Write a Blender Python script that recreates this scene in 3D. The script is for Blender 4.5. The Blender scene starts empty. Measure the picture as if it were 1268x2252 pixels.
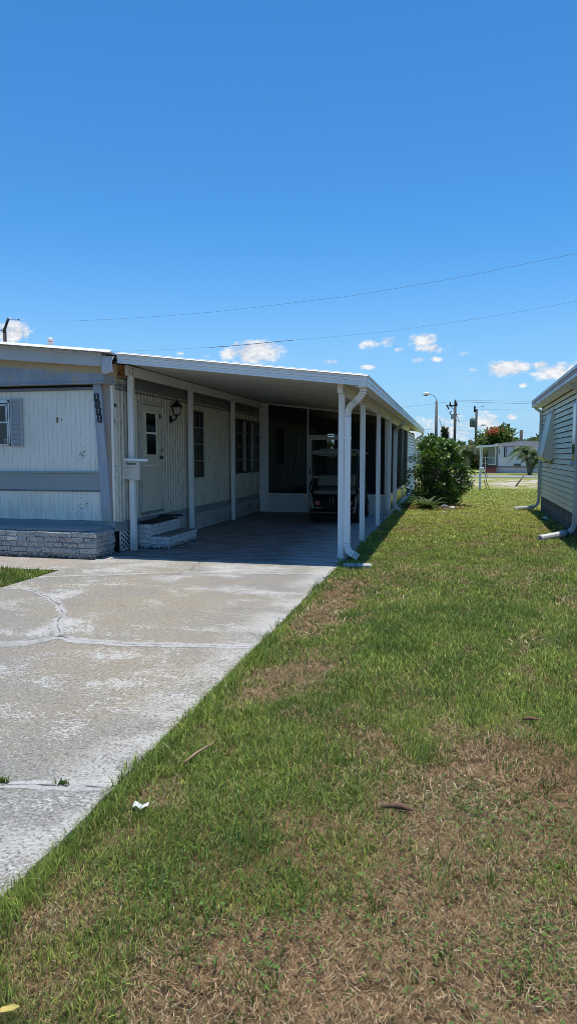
import bpy, bmesh, math, random
import numpy as np
from mathutils import Vector, Matrix
random.seed(7); rng = np.random.default_rng(11)
SC = bpy.context.scene
COL = SC.collection
R = math.radians
# ------------------------------------------------------------------ camera numbers
CAM_H = 1.55
F_PX = 1497.0
YAW = R(13.3); PIT = math.atan(126 / 1497.0)
FW = Vector((-math.sin(YAW) * math.cos(PIT), math.cos(YAW) * math.cos(PIT), -math.sin(PIT)))
RT = Vector((math.cos(YAW), math.sin(YAW), 0)); UP = RT.cross(FW)
CAM = Vector((0, 0, CAM_H))
def _ray(x, y): return FW + RT * ((x - 634) / F_PX) + UP * ((1126 - y) / F_PX)
def at(x, y, Y): r = _ray(x, y); return CAM + r * (Y / r.y)              # point of the place seen there, at depth Y
def atX(x, y, X): r = _ray(x, y); return CAM + r * (X / r.x)
def gnd(x, y, z=0.0): r = _ray(x, y); return CAM + r * ((z - CAM_H) / r.z)

# ------------------------------------------------------------------ node helpers
class N:
    def __init__(s, name):
        s.m = bpy.data.materials.new(name); s.m.use_nodes = True
        s.t = s.m.node_tree; s.t.nodes.clear(); s.out = s.t.nodes.new('ShaderNodeOutputMaterial')
    def n(s, kind, **kw):
        nd = s.t.nodes.new('ShaderNode' + kind)
        for k, v in kw.items():
            if k.startswith('i_'):
                nd.inputs[k[2:].replace('_', ' ')].default_value = v
            else: setattr(nd, k, v)
        return nd
    def l(s, a, b): s.t.links.new(a, b)
    def val(s, sock, v):
        if hasattr(v, 'is_linked') or hasattr(v, 'links'): s.l(v, sock)
        else: sock.default_value = v
    def pos(s, scale=(1, 1, 1)):
        g = s.n('NewGeometry'); mp = s.n('Mapping'); mp.inputs['Scale'].default_value = scale
        s.l(g.outputs['Position'], mp.inputs['Vector']); return mp.outputs[0]
    def xyz(s):
        g = s.n('NewGeometry'); x = s.n('SeparateXYZ'); s.l(g.outputs['Position'], x.inputs[0]); return x.outputs
    def noise(s, scale, detail=4, rough=0.6, vec=None, stretch=(1, 1, 1)):
        nd = s.n('TexNoise'); nd.inputs['Scale'].default_value = scale
        nd.inputs['Detail'].default_value = detail; nd.inputs['Roughness'].default_value = rough
        s.l(vec if vec is not None else s.pos(stretch), nd.inputs['Vector']); return nd.outputs['Fac']
    def ramp(s, fac, p0, p1, a=0.0, b=1.0, smooth=True):
        nd = s.n('MapRange'); nd.interpolation_type = 'SMOOTHSTEP' if smooth else 'LINEAR'
        s.l(fac, nd.inputs['Value'])
        for k, v in zip(('From Min', 'From Max', 'To Min', 'To Max'), (p0, p1, a, b)): nd.inputs[k].default_value = v
        return nd.outputs['Result']
    def math(s, op, a, b=0.0):
        nd = s.n('Math', operation=op); s.val(nd.inputs[0], a); s.val(nd.inputs[1], b); return nd.outputs[0]
    def mix(s, fac, a, b):
        nd = s.n('Mix', data_type='RGBA'); s.val(nd.inputs[0], fac)
        s.val(nd.inputs[6], a if not isinstance(a, tuple) else (*a, 1)); s.val(nd.inputs[7], b if not isinstance(b, tuple) else (*b, 1))
        return nd.outputs[2]
    def bump(s, h, strength=0.3, dist=0.01):
        nd = s.n('Bump'); nd.inputs['Strength'].default_value = strength; nd.inputs['Distance'].default_value = dist
        s.l(h, nd.inputs['Height']); return nd.outputs[0]
    def bsdf(s, col, rough=0.6, metal=0.0, normal=None, spec=0.5, out=True):
        b = s.n('BsdfPrincipled'); s.val(b.inputs['Base Color'], col if not isinstance(col, tuple) else (*col, 1))
        s.val(b.inputs['Roughness'], rough); b.inputs['Metallic'].default_value = metal
        b.inputs['Specular IOR Level'].default_value = spec
        if normal is not None: s.l(normal, b.inputs['Normal'])
        if out: s.l(b.outputs[0], s.out.inputs[0])
        return b

def paint(name, col, rough=0.45, dirt=(0.25, 0.22, 0.18), amount=0.25, streak=True, bump=0.05, spec=0.4, scale=1.0, grime=None):
    m = N(name)
    f1 = m.noise(1.6 * scale, 5, 0.65)
    f2 = m.noise(5 * scale, 4, 0.7, stretch=(3.5, 3.5, 0.35) if streak else (1, 1, 1))
    f = m.math('MULTIPLY', m.ramp(f1, 0.40, 0.75), m.ramp(f2, 0.38, 0.72))
    f = m.math('MULTIPLY', f, amount * 2)
    c = m.mix(f, col, dirt)
    v = m.noise(0.7, 2)
    c = m.mix(m.ramp(v, 0.3, 0.7, 0, 0.22), c, tuple(x * 0.72 for x in col))
    if grime:   # darker weathering low on the wall: (z0, z1, strength)
        z = m.xyz()[2]
        g = m.math('MULTIPLY', m.ramp(z, grime[1], grime[0], 0, grime[2]), m.ramp(m.noise(7, 4, .7, stretch=(1, 1, .4)), .35, .65))
        c = m.mix(g, c, (0.16, 0.13, 0.10))
    nb = m.bump(m.noise(40, 3), bump, 0.004)
    m.bsdf(c, m.ramp(f1, .2, .8, rough - .08, rough + .12), 0, nb, spec)
    return m.m
def plain(name, col, rough=0.5, metal=0.0, var=0.25, scale=8, bump=0.0, spec=0.5):
    m = N(name); f = m.noise(scale, 3)
    c = m.mix(m.ramp(f, .3, .7), tuple(x * (1 - var) for x in col), tuple(min(1, x * (1 + var * .6)) for x in col))
    m.bsdf(c, rough, metal, m.bump(m.noise(scale * 6, 3), bump, .005) if bump else None, spec); return m.m
def leafmat(name, rough=0.4, trans=0.35, spec=0.5, gain=1.0):
    m = N(name); a = m.n('Attribute', attribute_name='Col')
    c = a.outputs['Color']
    b = m.bsdf(c, rough, 0, None, spec, out=False)
    t = m.n('BsdfTranslucent'); m.l(m.mix(0.5, c, (0.16, 0.26, 0.02)), t.inputs[0])
    mx = m.n('MixShader'); mx.inputs[0].default_value = trans
    m.l(b.outputs[0], mx.inputs[1]); m.l(t.outputs[0], mx.inputs[2]); m.l(mx.outputs[0], m.out.inputs[0]); return m.m

# ------------------------------------------------------------------ mesh builder
class MB:
    def __init__(s): s.v = []; s.f = []; s.mi = []; s.sm = []
    def add(s, vs, fs, mi=0, smooth=False):
        k = len(s.v); s.v += [tuple(v) for v in vs]
        for f in fs: s.f.append(tuple(k + i for i in f)); s.mi.append(mi); s.sm.append(smooth)
        return s
    def box(s, x0, x1, y0, y1, z0, z1, mi=0):
        x0, x1 = min(x0, x1), max(x0, x1); y0, y1 = min(y0, y1), max(y0, y1); z0, z1 = min(z0, z1), max(z0, z1)
        v = [(x, y, z) for z in (z0, z1) for y in (y0, y1) for x in (x0, x1)]
        return s.add(v, [(0, 2, 3, 1), (4, 5, 7, 6), (0, 1, 5, 4), (2, 6, 7, 3), (0, 4, 6, 2), (1, 3, 7, 5)], mi)
    def obox(s, c, size, rot=(0, 0, 0), mi=0):
        from mathutils import Euler
        M = Euler(rot).to_matrix(); c = Vector(c); hx, hy, hz = (q / 2 for q in size)
        v = [c + M @ Vector((x, y, z)) for z in (-hz, hz) for y in (-hy, hy) for x in (-hx, hx)]
        return s.add(v, [(0, 2, 3, 1), (4, 5, 7, 6), (0, 1, 5, 4), (2, 6, 7, 3), (0, 4, 6, 2), (1, 3, 7, 5)], mi)
    def prism(s, poly, axis, a, b, mi=0):
        """closed 2-D polygon extruded along axis; poly in the two other axes (order x,y,z)"""
        def P(u, w, t):
            return {'x': (t, u, w), 'y': (u, t, w), 'z': (u, w, t)}[axis]
        n = len(poly); v = [P(u, w, a) for u, w in poly] + [P(u, w, b) for u, w in poly]
        fs = [tuple(range(n)), tuple(range(2 * n - 1, n - 1, -1))] + [(i, i + n, (i + 1) % n + n, (i + 1) % n) for i in range(n)]
        return s.add(v, fs, mi)
    def sheet(s, prof, axis, a, b, mi=0, smooth=False):
        """open profile extruded along axis"""
        def P(u, w, t):
            return {'x': (t, u, w), 'y': (u, t, w), 'z': (u, w, t)}[axis]
        n = len(prof); v = [P(u, w, a) for u, w in prof] + [P(u, w, b) for u, w in prof]
        return s.add(v, [(i, i + 1, i + 1 + n, i + n) for i in range(n - 1)], mi, smooth)
    def quad(s, a, b, c, d, mi=0): return s.add([a, b, c, d], [(0, 1, 2, 3)], mi)
    def tube(s, pts, r, n=8, mi=0, cap=True, smooth=True):
        pts = [Vector(p) for p in pts]; rs = r if isinstance(r, (list, tuple)) else [r] * len(pts)
        k = len(s.v); ref = None
        for i, p in enumerate(pts):
            d = (pts[min(i + 1, len(pts) - 1)] - pts[max(i - 1, 0)]).normalized()
            if ref is None: ref = Vector((0, 0, 1)) if abs(d.z) < .9 else Vector((1, 0, 0))
            u = d.cross(ref).normalized(); w = u.cross(d).normalized(); ref = w
            for j in range(n):
                a = 2 * math.pi * j / n; s.v.append(tuple(p + (u * math.cos(a) + w * math.sin(a)) * rs[i]))
        for i in range(len(pts) - 1):
            for j in range(n):
                s.f.append((k + i * n + j, k + i * n + (j + 1) % n, k + (i + 1) * n + (j + 1) % n, k + (i + 1) * n + j)); s.mi.append(mi); s.sm.append(smooth)
        if cap:
            s.f.append(tuple(k + j for j in range(n - 1, -1, -1))); s.mi.append(mi); s.sm.append(False)
            e = k + (len(pts) - 1) * n; s.f.append(tuple(e + j for j in range(n))); s.mi.append(mi); s.sm.append(False)
        return s
    def rsweep(s, pts, w, h, wdir, scales=None, mi=0, crimp=None):
        """rectangular section swept along pts; wdir = direction of the width"""
        pts = [Vector(p) for p in pts]; wd = Vector(wdir).normalized(); k = len(s.v)
        for i, p in enumerate(pts):
            d = (pts[min(i + 1, len(pts) - 1)] - pts[max(i - 1, 0)]).normalized()
            u = (wd - d * wd.dot(d)).normalized(); q = d.cross(u)
            sc = scales[i] if scales else 1.0
            for a, b in ((-1, -1), (1, -1), (1, 1), (-1, 1)): s.v.append(tuple(p + u * (a * w / 2 * sc) + q * (b * h / 2 * sc)))
        for i in range(len(pts) - 1):
            for j in range(4):
                s.f.append((k + i * 4 + j, k + i * 4 + (j + 1) % 4, k + i * 4 + 4 + (j + 1) % 4, k + i * 4 + 4 + j)); s.mi.append(crimp[i] if crimp else mi); s.sm.append(False)
        s.f.append((k + 3, k + 2, k + 1, k)); s.mi.append(mi); s.sm.append(False)
        e = k + (len(pts) - 1) * 4; s.f.append((e, e + 1, e + 2, e + 3)); s.mi.append(mi); s.sm.append(False)
        return s
    def lathe(s, prof, c=(0, 0, 0), n=16, mi=0, smooth=True):
        k = len(s.v); m = len(prof)
        for r, z in prof:
            for j in range(n):
                a = 2 * math.pi * j / n; s.v.append((c[0] + r * math.cos(a), c[1] + r * math.sin(a), c[2] + z))
        for i in range(m - 1):
            for j in range(n):
                s.f.append((k + i * n + j, k + i * n + (j + 1) % n, k + i * n + n + (j + 1) % n, k + i * n + n + j)); s.mi.append(mi); s.sm.append(smooth)
        s.f.append(tuple(k + j for j in range(n - 1, -1, -1))); s.mi.append(mi); s.sm.append(False)
        s.f.append(tuple(k + (m - 1) * n + j for j in range(n))); s.mi.append(mi); s.sm.append(False)
        return s
    def disc_y(s, c, r, t, n=20, mi=0):
        """a short cylinder whose axis is X"""
        return s.tube([(c[0] - t / 2, c[1], c[2]), (c[0] + t / 2, c[1], c[2])], r, n, mi)
def root_loc(p):
    L = Vector((0, 0, 0))
    while p is not None: L += p.location; p = p.parent
    return L
def build(name, mb, mats, parent=None, bevel=0.0, local=False, segs=2):
    me = bpy.data.meshes.new(name)
    L = Vector((0, 0, 0)) if (local or parent is None) else root_loc(parent)
    me.from_pydata([(a - L.x, b - L.y, c - L.z) for a, b, c in mb.v], [], mb.f)
    for m in (mats if isinstance(mats, (list, tuple)) else [mats]): me.materials.append(m)
    me.polygons.foreach_set('material_index', mb.mi); me.polygons.foreach_set('use_smooth', mb.sm)
    me.update()
    o = bpy.data.objects.new(name, me); COL.objects.link(o); o.parent = parent
    bm = bmesh.new(); bm.from_mesh(me); bmesh.ops.recalc_face_normals(bm, faces=bm.faces); bm.to_mesh(me); bm.free()
    if bevel:
        b = o.modifiers.new('bevel', 'BEVEL'); b.width = bevel; b.segments = segs; b.limit_method = 'ANGLE'; b.angle_limit = R(40)
    return o
def thing(name, label, cat, loc=(0, 0, 0), rotz=0.0, group=None):
    o = bpy.data.objects.new(name, None); COL.objects.link(o); o.location = loc; o.rotation_euler = (0, 0, rotz)
    o.empty_display_size = 0.1
    return tag(o, label, cat, group)
def tag(o, label, cat, group=None):
    o['label'] = label; o['category'] = cat
    if group: o['group'] = group
    return o
def struct(o, kind='structure'): o['kind'] = kind; return o
def dup(rt, loc=None, rotz=None, label=None, scale=None):
    r = rt.copy(); COL.objects.link(r)
    if loc is not None: r.location = loc
    if rotz is not None: r.rotation_euler = (0, 0, rotz)
    if scale is not None: r.scale = (scale,) * 3
    if label: r['label'] = label
    def kids(a, b):
        for ch in list(a.children):
            c = ch.copy(); COL.objects.link(c); c.parent = b; kids(ch, c)
    kids(rt, r); return r
# ------------------------------------------------------------------ numpy meshes with colours
def np_mesh(name, verts, faces_list, cols, mat, parent=None, smooth=False):
    """faces_list: list of (n x k) int arrays"""
    me = bpy.data.meshes.new(name); nv = len(verts)
    me.vertices.add(nv); me.vertices.foreach_set('co', verts.astype(np.float32).ravel())
    tot = [np.full(len(f), f.shape[1], dtype=np.int32) for f in faces_list]
    totals = np.concatenate(tot); loops = np.concatenate([f.ravel() for f in faces_list]).astype(np.int32)
    starts = np.concatenate([[0], np.cumsum(totals)[:-1]]).astype(np.int32)
    me.loops.add(len(loops)); me.loops.foreach_set('vertex_index', loops)
    me.polygons.add(len(totals)); me.polygons.foreach_set('loop_start', starts)
    try: me.polygons.foreach_set('loop_total', totals)
    except Exception: pass
    a = me.color_attributes.new('Col', 'FLOAT_COLOR', 'POINT')
    a.data.foreach_set('color', np.concatenate([cols, np.ones((nv, 1))], 1).astype(np.float32).ravel())
    me.update(calc_edges=True); me.materials.append(mat)
    if smooth: me.polygons.foreach_set('use_smooth', np.ones(len(totals), dtype=bool))
    o = bpy.data.objects.new(name, me); COL.objects.link(o); o.parent = parent; return o
def blades(P, h, w, lean, col, az=None, straight=None):
    """grass blades: 5 verts each"""
    n = len(P); az = rng.uniform(0, 2 * np.pi, n) if az is None else az
    fa = az + np.pi / 2 + rng.normal(0, .5, n)
    d = np.stack([np.cos(az), np.sin(az), np.zeros(n)], 1); s = np.stack([np.cos(fa), np.sin(fa), np.zeros(n)], 1) * (w[:, None] / 2)
    z = np.array([0, 0, 1.0])
    mid = P + d * (lean * h * 0.35)[:, None] + z * (h * 0.6 * (1 - .25 * lean))[:, None]
    tip = P + d * (lean * h)[:, None] + z * (h * np.sqrt(np.clip(1 - (lean * .9) ** 2, 0.02, 1)))[:, None]
    if straight is not None: mid = np.where(straight[:, None], P + (tip - P) * .55, mid)
    V = np.stack([P - s, P + s, mid - s * .8, mid + s * .8, tip], 1).reshape(-1, 3)
    b = np.arange(n)[:, None] * 5
    q = b + np.array([[0, 1, 3, 2]]); t = b + np.array([[2, 3, 4]])
    c = np.repeat(col[:, None, :], 5, 1); c[:, :2] *= 0.38; c[:, 4] *= 1.25  # blade shading painted in: dark base, brighter tip
    return V, q, t, c.reshape(-1, 3)
def leaves(P, D, Nn, L, W, col, fold=0.18, droop=0.15):
    """leaf = two folded halves, 6 verts. P base, D direction, Nn normal hint"""
    n = len(P); D = D / np.linalg.norm(D, axis=1, keepdims=True)
    S = np.cross(D, Nn); S /= np.linalg.norm(S, axis=1, keepdims=True) + 1e-9; U = np.cross(S, D)
    L = L[:, None]; W = W[:, None]
    b = P; t = P + D * L - U * (L * droop)
    l1 = P + D * L * .32 + S * W * .36 + U * W * fold; l2 = P + D * L * .72 + S * W * .46 + U * W * fold - U * L * droop * .5
    r1 = P + D * L * .32 - S * W * .36 + U * W * fold; r2 = P + D * L * .72 - S * W * .46 + U * W * fold - U * L * droop * .5
    V = np.stack([b, l1, l2, t, r2, r1], 1).reshape(-1, 3); k = np.arange(n)[:, None] * 6
    q = np.concatenate([k + np.array([[0, 1, 2, 3]]), k + np.array([[0, 3, 4, 5]])], 0)
    return V, q, np.repeat(col[:, None, :], 6, 1).reshape(-1, 3)
def rand_dirs(n):
    v = rng.normal(size=(n, 3)); return v / np.linalg.norm(v, axis=1, keepdims=True)
_h = rng.random((256, 256))
def vnoise(x, y):
    xi = np.floor(x).astype(int); yi = np.floor(y).astype(int); fx = x - xi; fy = y - yi
    fx = fx * fx * (3 - 2 * fx); fy = fy * fy * (3 - 2 * fy)
    g = lambda a, b: _h[a % 256, b % 256]
    return (g(xi, yi) * (1 - fx) + g(xi + 1, yi) * fx) * (1 - fy) + (g(xi, yi + 1) * (1 - fx) + g(xi + 1, yi + 1) * fx) * fy
def fbm(x, y, o=4):
    s = 0; a = .5; t = 0
    for i in range(o): s = s + a * vnoise(x * 2 ** i + 17.3 * i, y * 2 ** i + 5.1 * i); t += a; a *= .55
    return s / t
def text_mesh(name, body, size, mat, parent, M, extrude=0.002, align='CENTER', bold=0.0):
    cu = bpy.data.curves.new(name, 'FONT'); cu.body = body; cu.size = size; cu.extrude = extrude; cu.align_x = align; cu.align_y = 'CENTER'; cu.offset = bold
    t = bpy.data.objects.new('tmp', cu); COL.objects.link(t)
    dg = bpy.context.evaluated_depsgraph_get(); me = bpy.data.meshes.new_from_object(t.evaluated_get(dg))
    bpy.data.objects.remove(t); me.transform(M); me.materials.clear(); me.materials.append(mat); me.name = name
    o = bpy.data.objects.new(name, me); COL.objects.link(o); o.parent = parent; return o
# ================================================================== camera, sky, sun
cam = bpy.data.cameras.new('camera'); co = bpy.data.objects.new('camera', cam); COL.objects.link(co); SC.camera = co
cam.sensor_fit = 'VERTICAL'; cam.sensor_height = 36.0; cam.lens = F_PX / 2252 * 36.0; cam.clip_end = 3000; cam.clip_start = 0.05
co.location = CAM; co.rotation_euler = (math.pi / 2 - PIT, 0, YAW)
SUN_EL, SUN_AZ = R(85.5), R(12)          # azimuth from +Y towards +X
sd = Vector((math.sin(SUN_AZ) * math.cos(SUN_EL), math.cos(SUN_AZ) * math.cos(SUN_EL), math.sin(SUN_EL)))
su = bpy.data.lights.new('sun', 'SUN'); su.energy = 5.0; su.angle = R(0.53); su.color = (1.0, 0.965, 0.90)
so = bpy.data.objects.new('sun', su); COL.objects.link(so); so.rotation_euler = (-sd).to_track_quat('-Z', 'Y').to_euler(); so.location = (0, 0, 30)
w = bpy.data.worlds.new('World'); SC.world = w; w.use_nodes = True
T = w.node_tree; T.nodes.clear()
def wn(k, **kw):
    nd = T.nodes.new('ShaderNode' + k)
    for a, b in kw.items(): setattr(nd, a, b)
    return nd
sky = wn('TexSky', sky_type='NISHITA'); sky.sun_disc = False; sky.sun_elevation = SUN_EL; sky.sun_rotation = SUN_AZ
sky.air_density = 1.0; sky.dust_density = 0.0; sky.ozone_density = 3.0
bg = wn('Background'); bg.inputs[1].default_value = 0.105
wo = wn('OutputWorld'); tc = wn('TexCoord'); sx = wn('SeparateXYZ')
T.links.new(tc.outputs['Generated'], sx.inputs[0])
def wm(op, a, b=0.0, c=None):
    nd = wn('Math', operation=op)
    for i, v in enumerate((a, b) if c is None else (a, b, c)):
        if hasattr(v, 'links'): T.links.new(v, nd.inputs[i])
        else: nd.inputs[i].default_value = v
    return nd.outputs[0]
def wr(v, a, b, c=0.0, d=1.0):
    nd = wn('MapRange', interpolation_type='SMOOTHSTEP'); T.links.new(v, nd.inputs[0])
    for i, q in enumerate((a, b, c, d)): nd.inputs[1 + i].default_value = q
    return nd.outputs[0]
yy = wm('MAXIMUM', sx.outputs[1], 0.02)
U_ = wm('DIVIDE', sx.outputs[0], yy); V_ = wm('DIVIDE', sx.outputs[2], yy)
cmb = wn('CombineXYZ'); T.links.new(U_, cmb.inputs[0]); T.links.new(wm('MULTIPLY', V_, 1.5), cmb.inputs[1])
def wnoise(scale, det=6, rough=.62):
    nd = wn('TexNoise'); nd.inputs['Scale'].default_value = scale; nd.inputs['Detail'].default_value = det; nd.inputs['Roughness'].default_value = rough
    T.links.new(cmb.outputs[0], nd.inputs['Vector']); return nd.outputs['Fac']
nz = wnoise(34, 7, .70); nz2 = wnoise(9, 2)
# little fair-weather clouds: direction (px, py in the photo's lens -> tangent coordinates), radii, density
CL = [(28, 730, 62, 34, 1.0), (560, 774, 78, 32, 1.05), (505, 778, 30, 18, .8), (930, 748, 44, 18, .85), (945, 766, 40, 14, .8), (815, 760, 30, 14, .62), (855, 752, 26, 13, .66), (922, 790, 18, 9, .7), (955, 790, 18, 8, .6),
      (877, 769, 12, 7, .6), (808, 808, 20, 7, .75), (728, 796, 20, 7, .7), (1022, 777, 22, 6, .5), (1042, 813, 14, 6, .55), (1115, 810, 60, 20, .95), (1188, 801, 24, 11, .85), (1230, 818, 70, 26, .8), (395, 777, 14, 7, .6), (450, 784, 22, 6, .6),
      (1070, 930, 40, 26, .8), (1124, 917, 16, 8, .75), (985, 945, 80, 40, .66), (910, 955, 60, 45, .6), (1040, 950, 60, 30, .6), (1149, 847, 12, 6, .65), (180, 770, 40, 10, .4), (1330, 700, 60, 16, .6), (-60, 700, 60, 30, .8)]
uv = wn('CombineXYZ'); T.links.new(U_, uv.inputs[0]); T.links.new(V_, uv.inputs[1])
acc = None
for px, py, rx, ry, den in CL:
    r_ = _ray(px, py); u0, v0 = r_.x / r_.y, r_.z / r_.y
    ma = wn('VectorMath', operation='MULTIPLY_ADD'); T.links.new(uv.outputs[0], ma.inputs[0])
    kx, ky = F_PX / rx / 1.1, F_PX / ry / 1.1
    ma.inputs[1].default_value = (kx, ky, 0); ma.inputs[2].default_value = (-u0 * kx, -v0 * ky, 0)
    dt = wn('VectorMath', operation='DOT_PRODUCT'); T.links.new(ma.outputs[0], dt.inputs[0]); T.links.new(ma.outputs[0], dt.inputs[1])
    b_ = wm('MULTIPLY_ADD', dt.outputs['Value'], -den, den)
    acc = b_ if acc is None else wm('MAXIMUM', acc, b_)
acc = wm('MAXIMUM', acc, 0.0)
fld = wm('ADD', wm('MULTIPLY', acc, 0.62), wm('MULTIPLY', wm('SUBTRACT', nz, 0.5), 1.5))
fld = wm('MULTIPLY', fld, wr(acc, 0.0, .12))
cmask = wm('MULTIPLY', wr(fld, 0.15, 0.55), 0.97)
haze = wm('MULTIPLY', wr(V_, 0.22, -0.02), wr(nz2, .35, .75, .0, .28))
lp = wm('GREATER_THAN', sx.outputs[1], 0.03)
cmask = wm('MULTIPLY', cmask, lp); haze = wm('MULTIPLY', haze, lp)
hs = wn('HueSaturation'); hs.inputs['Hue'].default_value = 0.5; hs.inputs['Saturation'].default_value = 1.12; hs.inputs['Value'].default_value = 1.36
tint = wn('Mix', data_type='RGBA', blend_type='MULTIPLY'); tint.inputs[0].default_value = 1.0; tint.inputs[7].default_value = (0.68, 0.96, 1.14, 1)
T.links.new(sky.outputs[0], tint.inputs[6]); T.links.new(tint.outputs[2], hs.inputs['Color'])
def wmix(f, a, b):
    nd = wn('Mix', data_type='RGBA'); T.links.new(f, nd.inputs[0])
    for i, v in ((6, a), (7, b)):
        if isinstance(v, tuple): nd.inputs[i].default_value = (*v, 1)
        else: T.links.new(v, nd.inputs[i])
    return nd.outputs[2]
shade = wr(nz, .35, .65)
ccol = wmix(shade, (5.6, 6.0, 6.8), (9.0, 9.1, 9.3))
lowsky = wmix(wm('MULTIPLY', wr(sx.outputs[2], 0.30, -0.02), .80), hs.outputs[0], (2.95, 5.35, 8.3))
c1 = wmix(haze, lowsky, (5.6, 6.8, 8.2)); c2 = wmix(cmask, c1, ccol)
T.links.new(c2, bg.inputs[0]); T.links.new(bg.outputs[0], wo.inputs[0])
w.cycles.sampling_method = 'MANUAL'; w.cycles.sample_map_resolution = 256
SC.view_settings.view_transform = 'Standard'; SC.view_settings.look = 'None'; SC.view_settings.exposure = 0; SC.view_settings.gamma = 1
SC.cycles.max_bounces = 8; SC.cycles.diffuse_bounces = 4; SC.cycles.glossy_bounces = 3; SC.cycles.transparent_max_bounces = 24
SC.cycles.use_denoising = True; SC.cycles.filter_width = 0.85; SC.cycles.denoising_prefilter = 'ACCURATE'
SC.cycles.caustics_reflective = False; SC.cycles.caustics_refractive = False

# ================================================================== ground
GZ = -0.045                               # lawn level; slab top is 0
EDGE = -1.495                            # right edge of the slab
def dryness(x, y):
    """0 lush .. 1 dead, on the main lawn (numpy)"""
    d = 0.43 + 0.80 * (fbm(x * 1.5 + 3, y * 1.1 + 9, 4) - .5)
    g = lambda cx, cy, rx, ry, a: a * np.exp(-((x - cx) / rx) ** 2 - ((y - cy) / ry) ** 2)
    d = d + 1.15 * (fbm(x * 5.3 + 31, y * 4.3 + 7, 3) - .5)
    d = d + g(.25, 3.1, .62, .75, .62) + g(.75, 3.4, .7, .5, .3) + g(.35, 1.95, .5, .35, .62) + g(-.45, 1.75, .7, .22, .42) + g(-.12, 2.35, .3, .3, .25)
    d = d + g(-1.15, 7.6, .22, .9, .75) + g(-1.25, 6.4, .22, .6, .65) + g(-1.13, 4.45, .28, .4, .6) + g(-.98, 4.9, .25, .35, .55) + g(-.6, 1.95, .25, .2, .3) + g(-.75, 3.9, .12, .2, .4) + g(.5, 12.6, .25, .5, .45)
    d = d - g(-1.0, 2.6, .32, 1.4, .24) - g(-.3, 5.4, .55, 1.3, .5) - g(.25, 7.2, .9, 1.7, .30) - g(.8, 5.2, .5, .8, .2) - g(-1.1, 3.4, .3, .5, .15)
    d = d + np.clip((y - 10) / 40, 0, .22)
    return np.clip(d, 0, 1)
m = N('lawn_soil')
P_ = m.pos(); X_, Y_, Z_ = m.xyz()
n1 = m.noise(1.2, 5, .65); n2 = m.noise(14, 4, .7); n3 = m.noise(60, 3, .7); n4 = m.noise(0.22, 4, .6); nh = m.noise(240, 2, .7)
near = m.mix(m.ramp(n2, .35, .65), (0.060, 0.038, 0.020), (0.24, 0.145, 0.075))
near = m.mix(m.ramp(n1, .45, .62, 0, .55), near, (0.055, 0.075, 0.022))
near = m.mix(m.ramp(n3, .52, .7, 0, .6), near, (0.27, 0.19, 0.11))
far = m.mix(m.ramp(n2, .3, .7), (0.15, 0.185, 0.035), (0.33, 0.34, 0.085))
far = m.mix(m.ramp(n1, .5, .7, 0, .6), far, (0.22, 0.20, 0.085))
far = m.mix(m.ramp(n3, .5, .75, 0, .7), far, (0.06, 0.085, 0.02))
col = m.mix(m.ramp(Y_, 11, 26), near, far)
# pale sandy lot beyond the back line
sand = m.math('MULTIPLY', m.ramp(Y_, 31.5, 36), m.ramp(Y_, 48.5, 45.5))
sn = m.noise(1.0, 5, .7, stretch=(.75, .5, 1))
ye = m.mix(m.ramp(n2, .3, .7), (0.20, 0.19, 0.05), (0.36, 0.31, 0.11))
ye2 = m.mix(m.ramp(sn, .50, .56), ye, (0.50, 0.455, 0.39))
col = m.mix(m.math('MULTIPLY', sand, m.ramp(Y_, 33, 38, .55, 1)), col, ye2)
m.bsdf(col, .95, 0, m.bump(m.math('ADD', n2, m.math('MULTIPLY', n3, .6)), .6, .05), .1)
MAT_LAWN = m.m
g = MB()
xs = [-700, -60, -5.12, -1.5, 6, 60, 700]
# one sheet to the horizon, with an opening-free grid (the slab stands on it)
for i in range(len(xs) - 1):
    for y0, y1 in ((-60, 9.4), (9.4, 60), (60, 260), (260, 1500)):
        g.quad((xs[i], y0, GZ), (xs[i + 1], y0, GZ), (xs[i + 1], y1, GZ), (xs[i], y1, GZ))
struct(build('lawn', g, MAT_LAWN))

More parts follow.
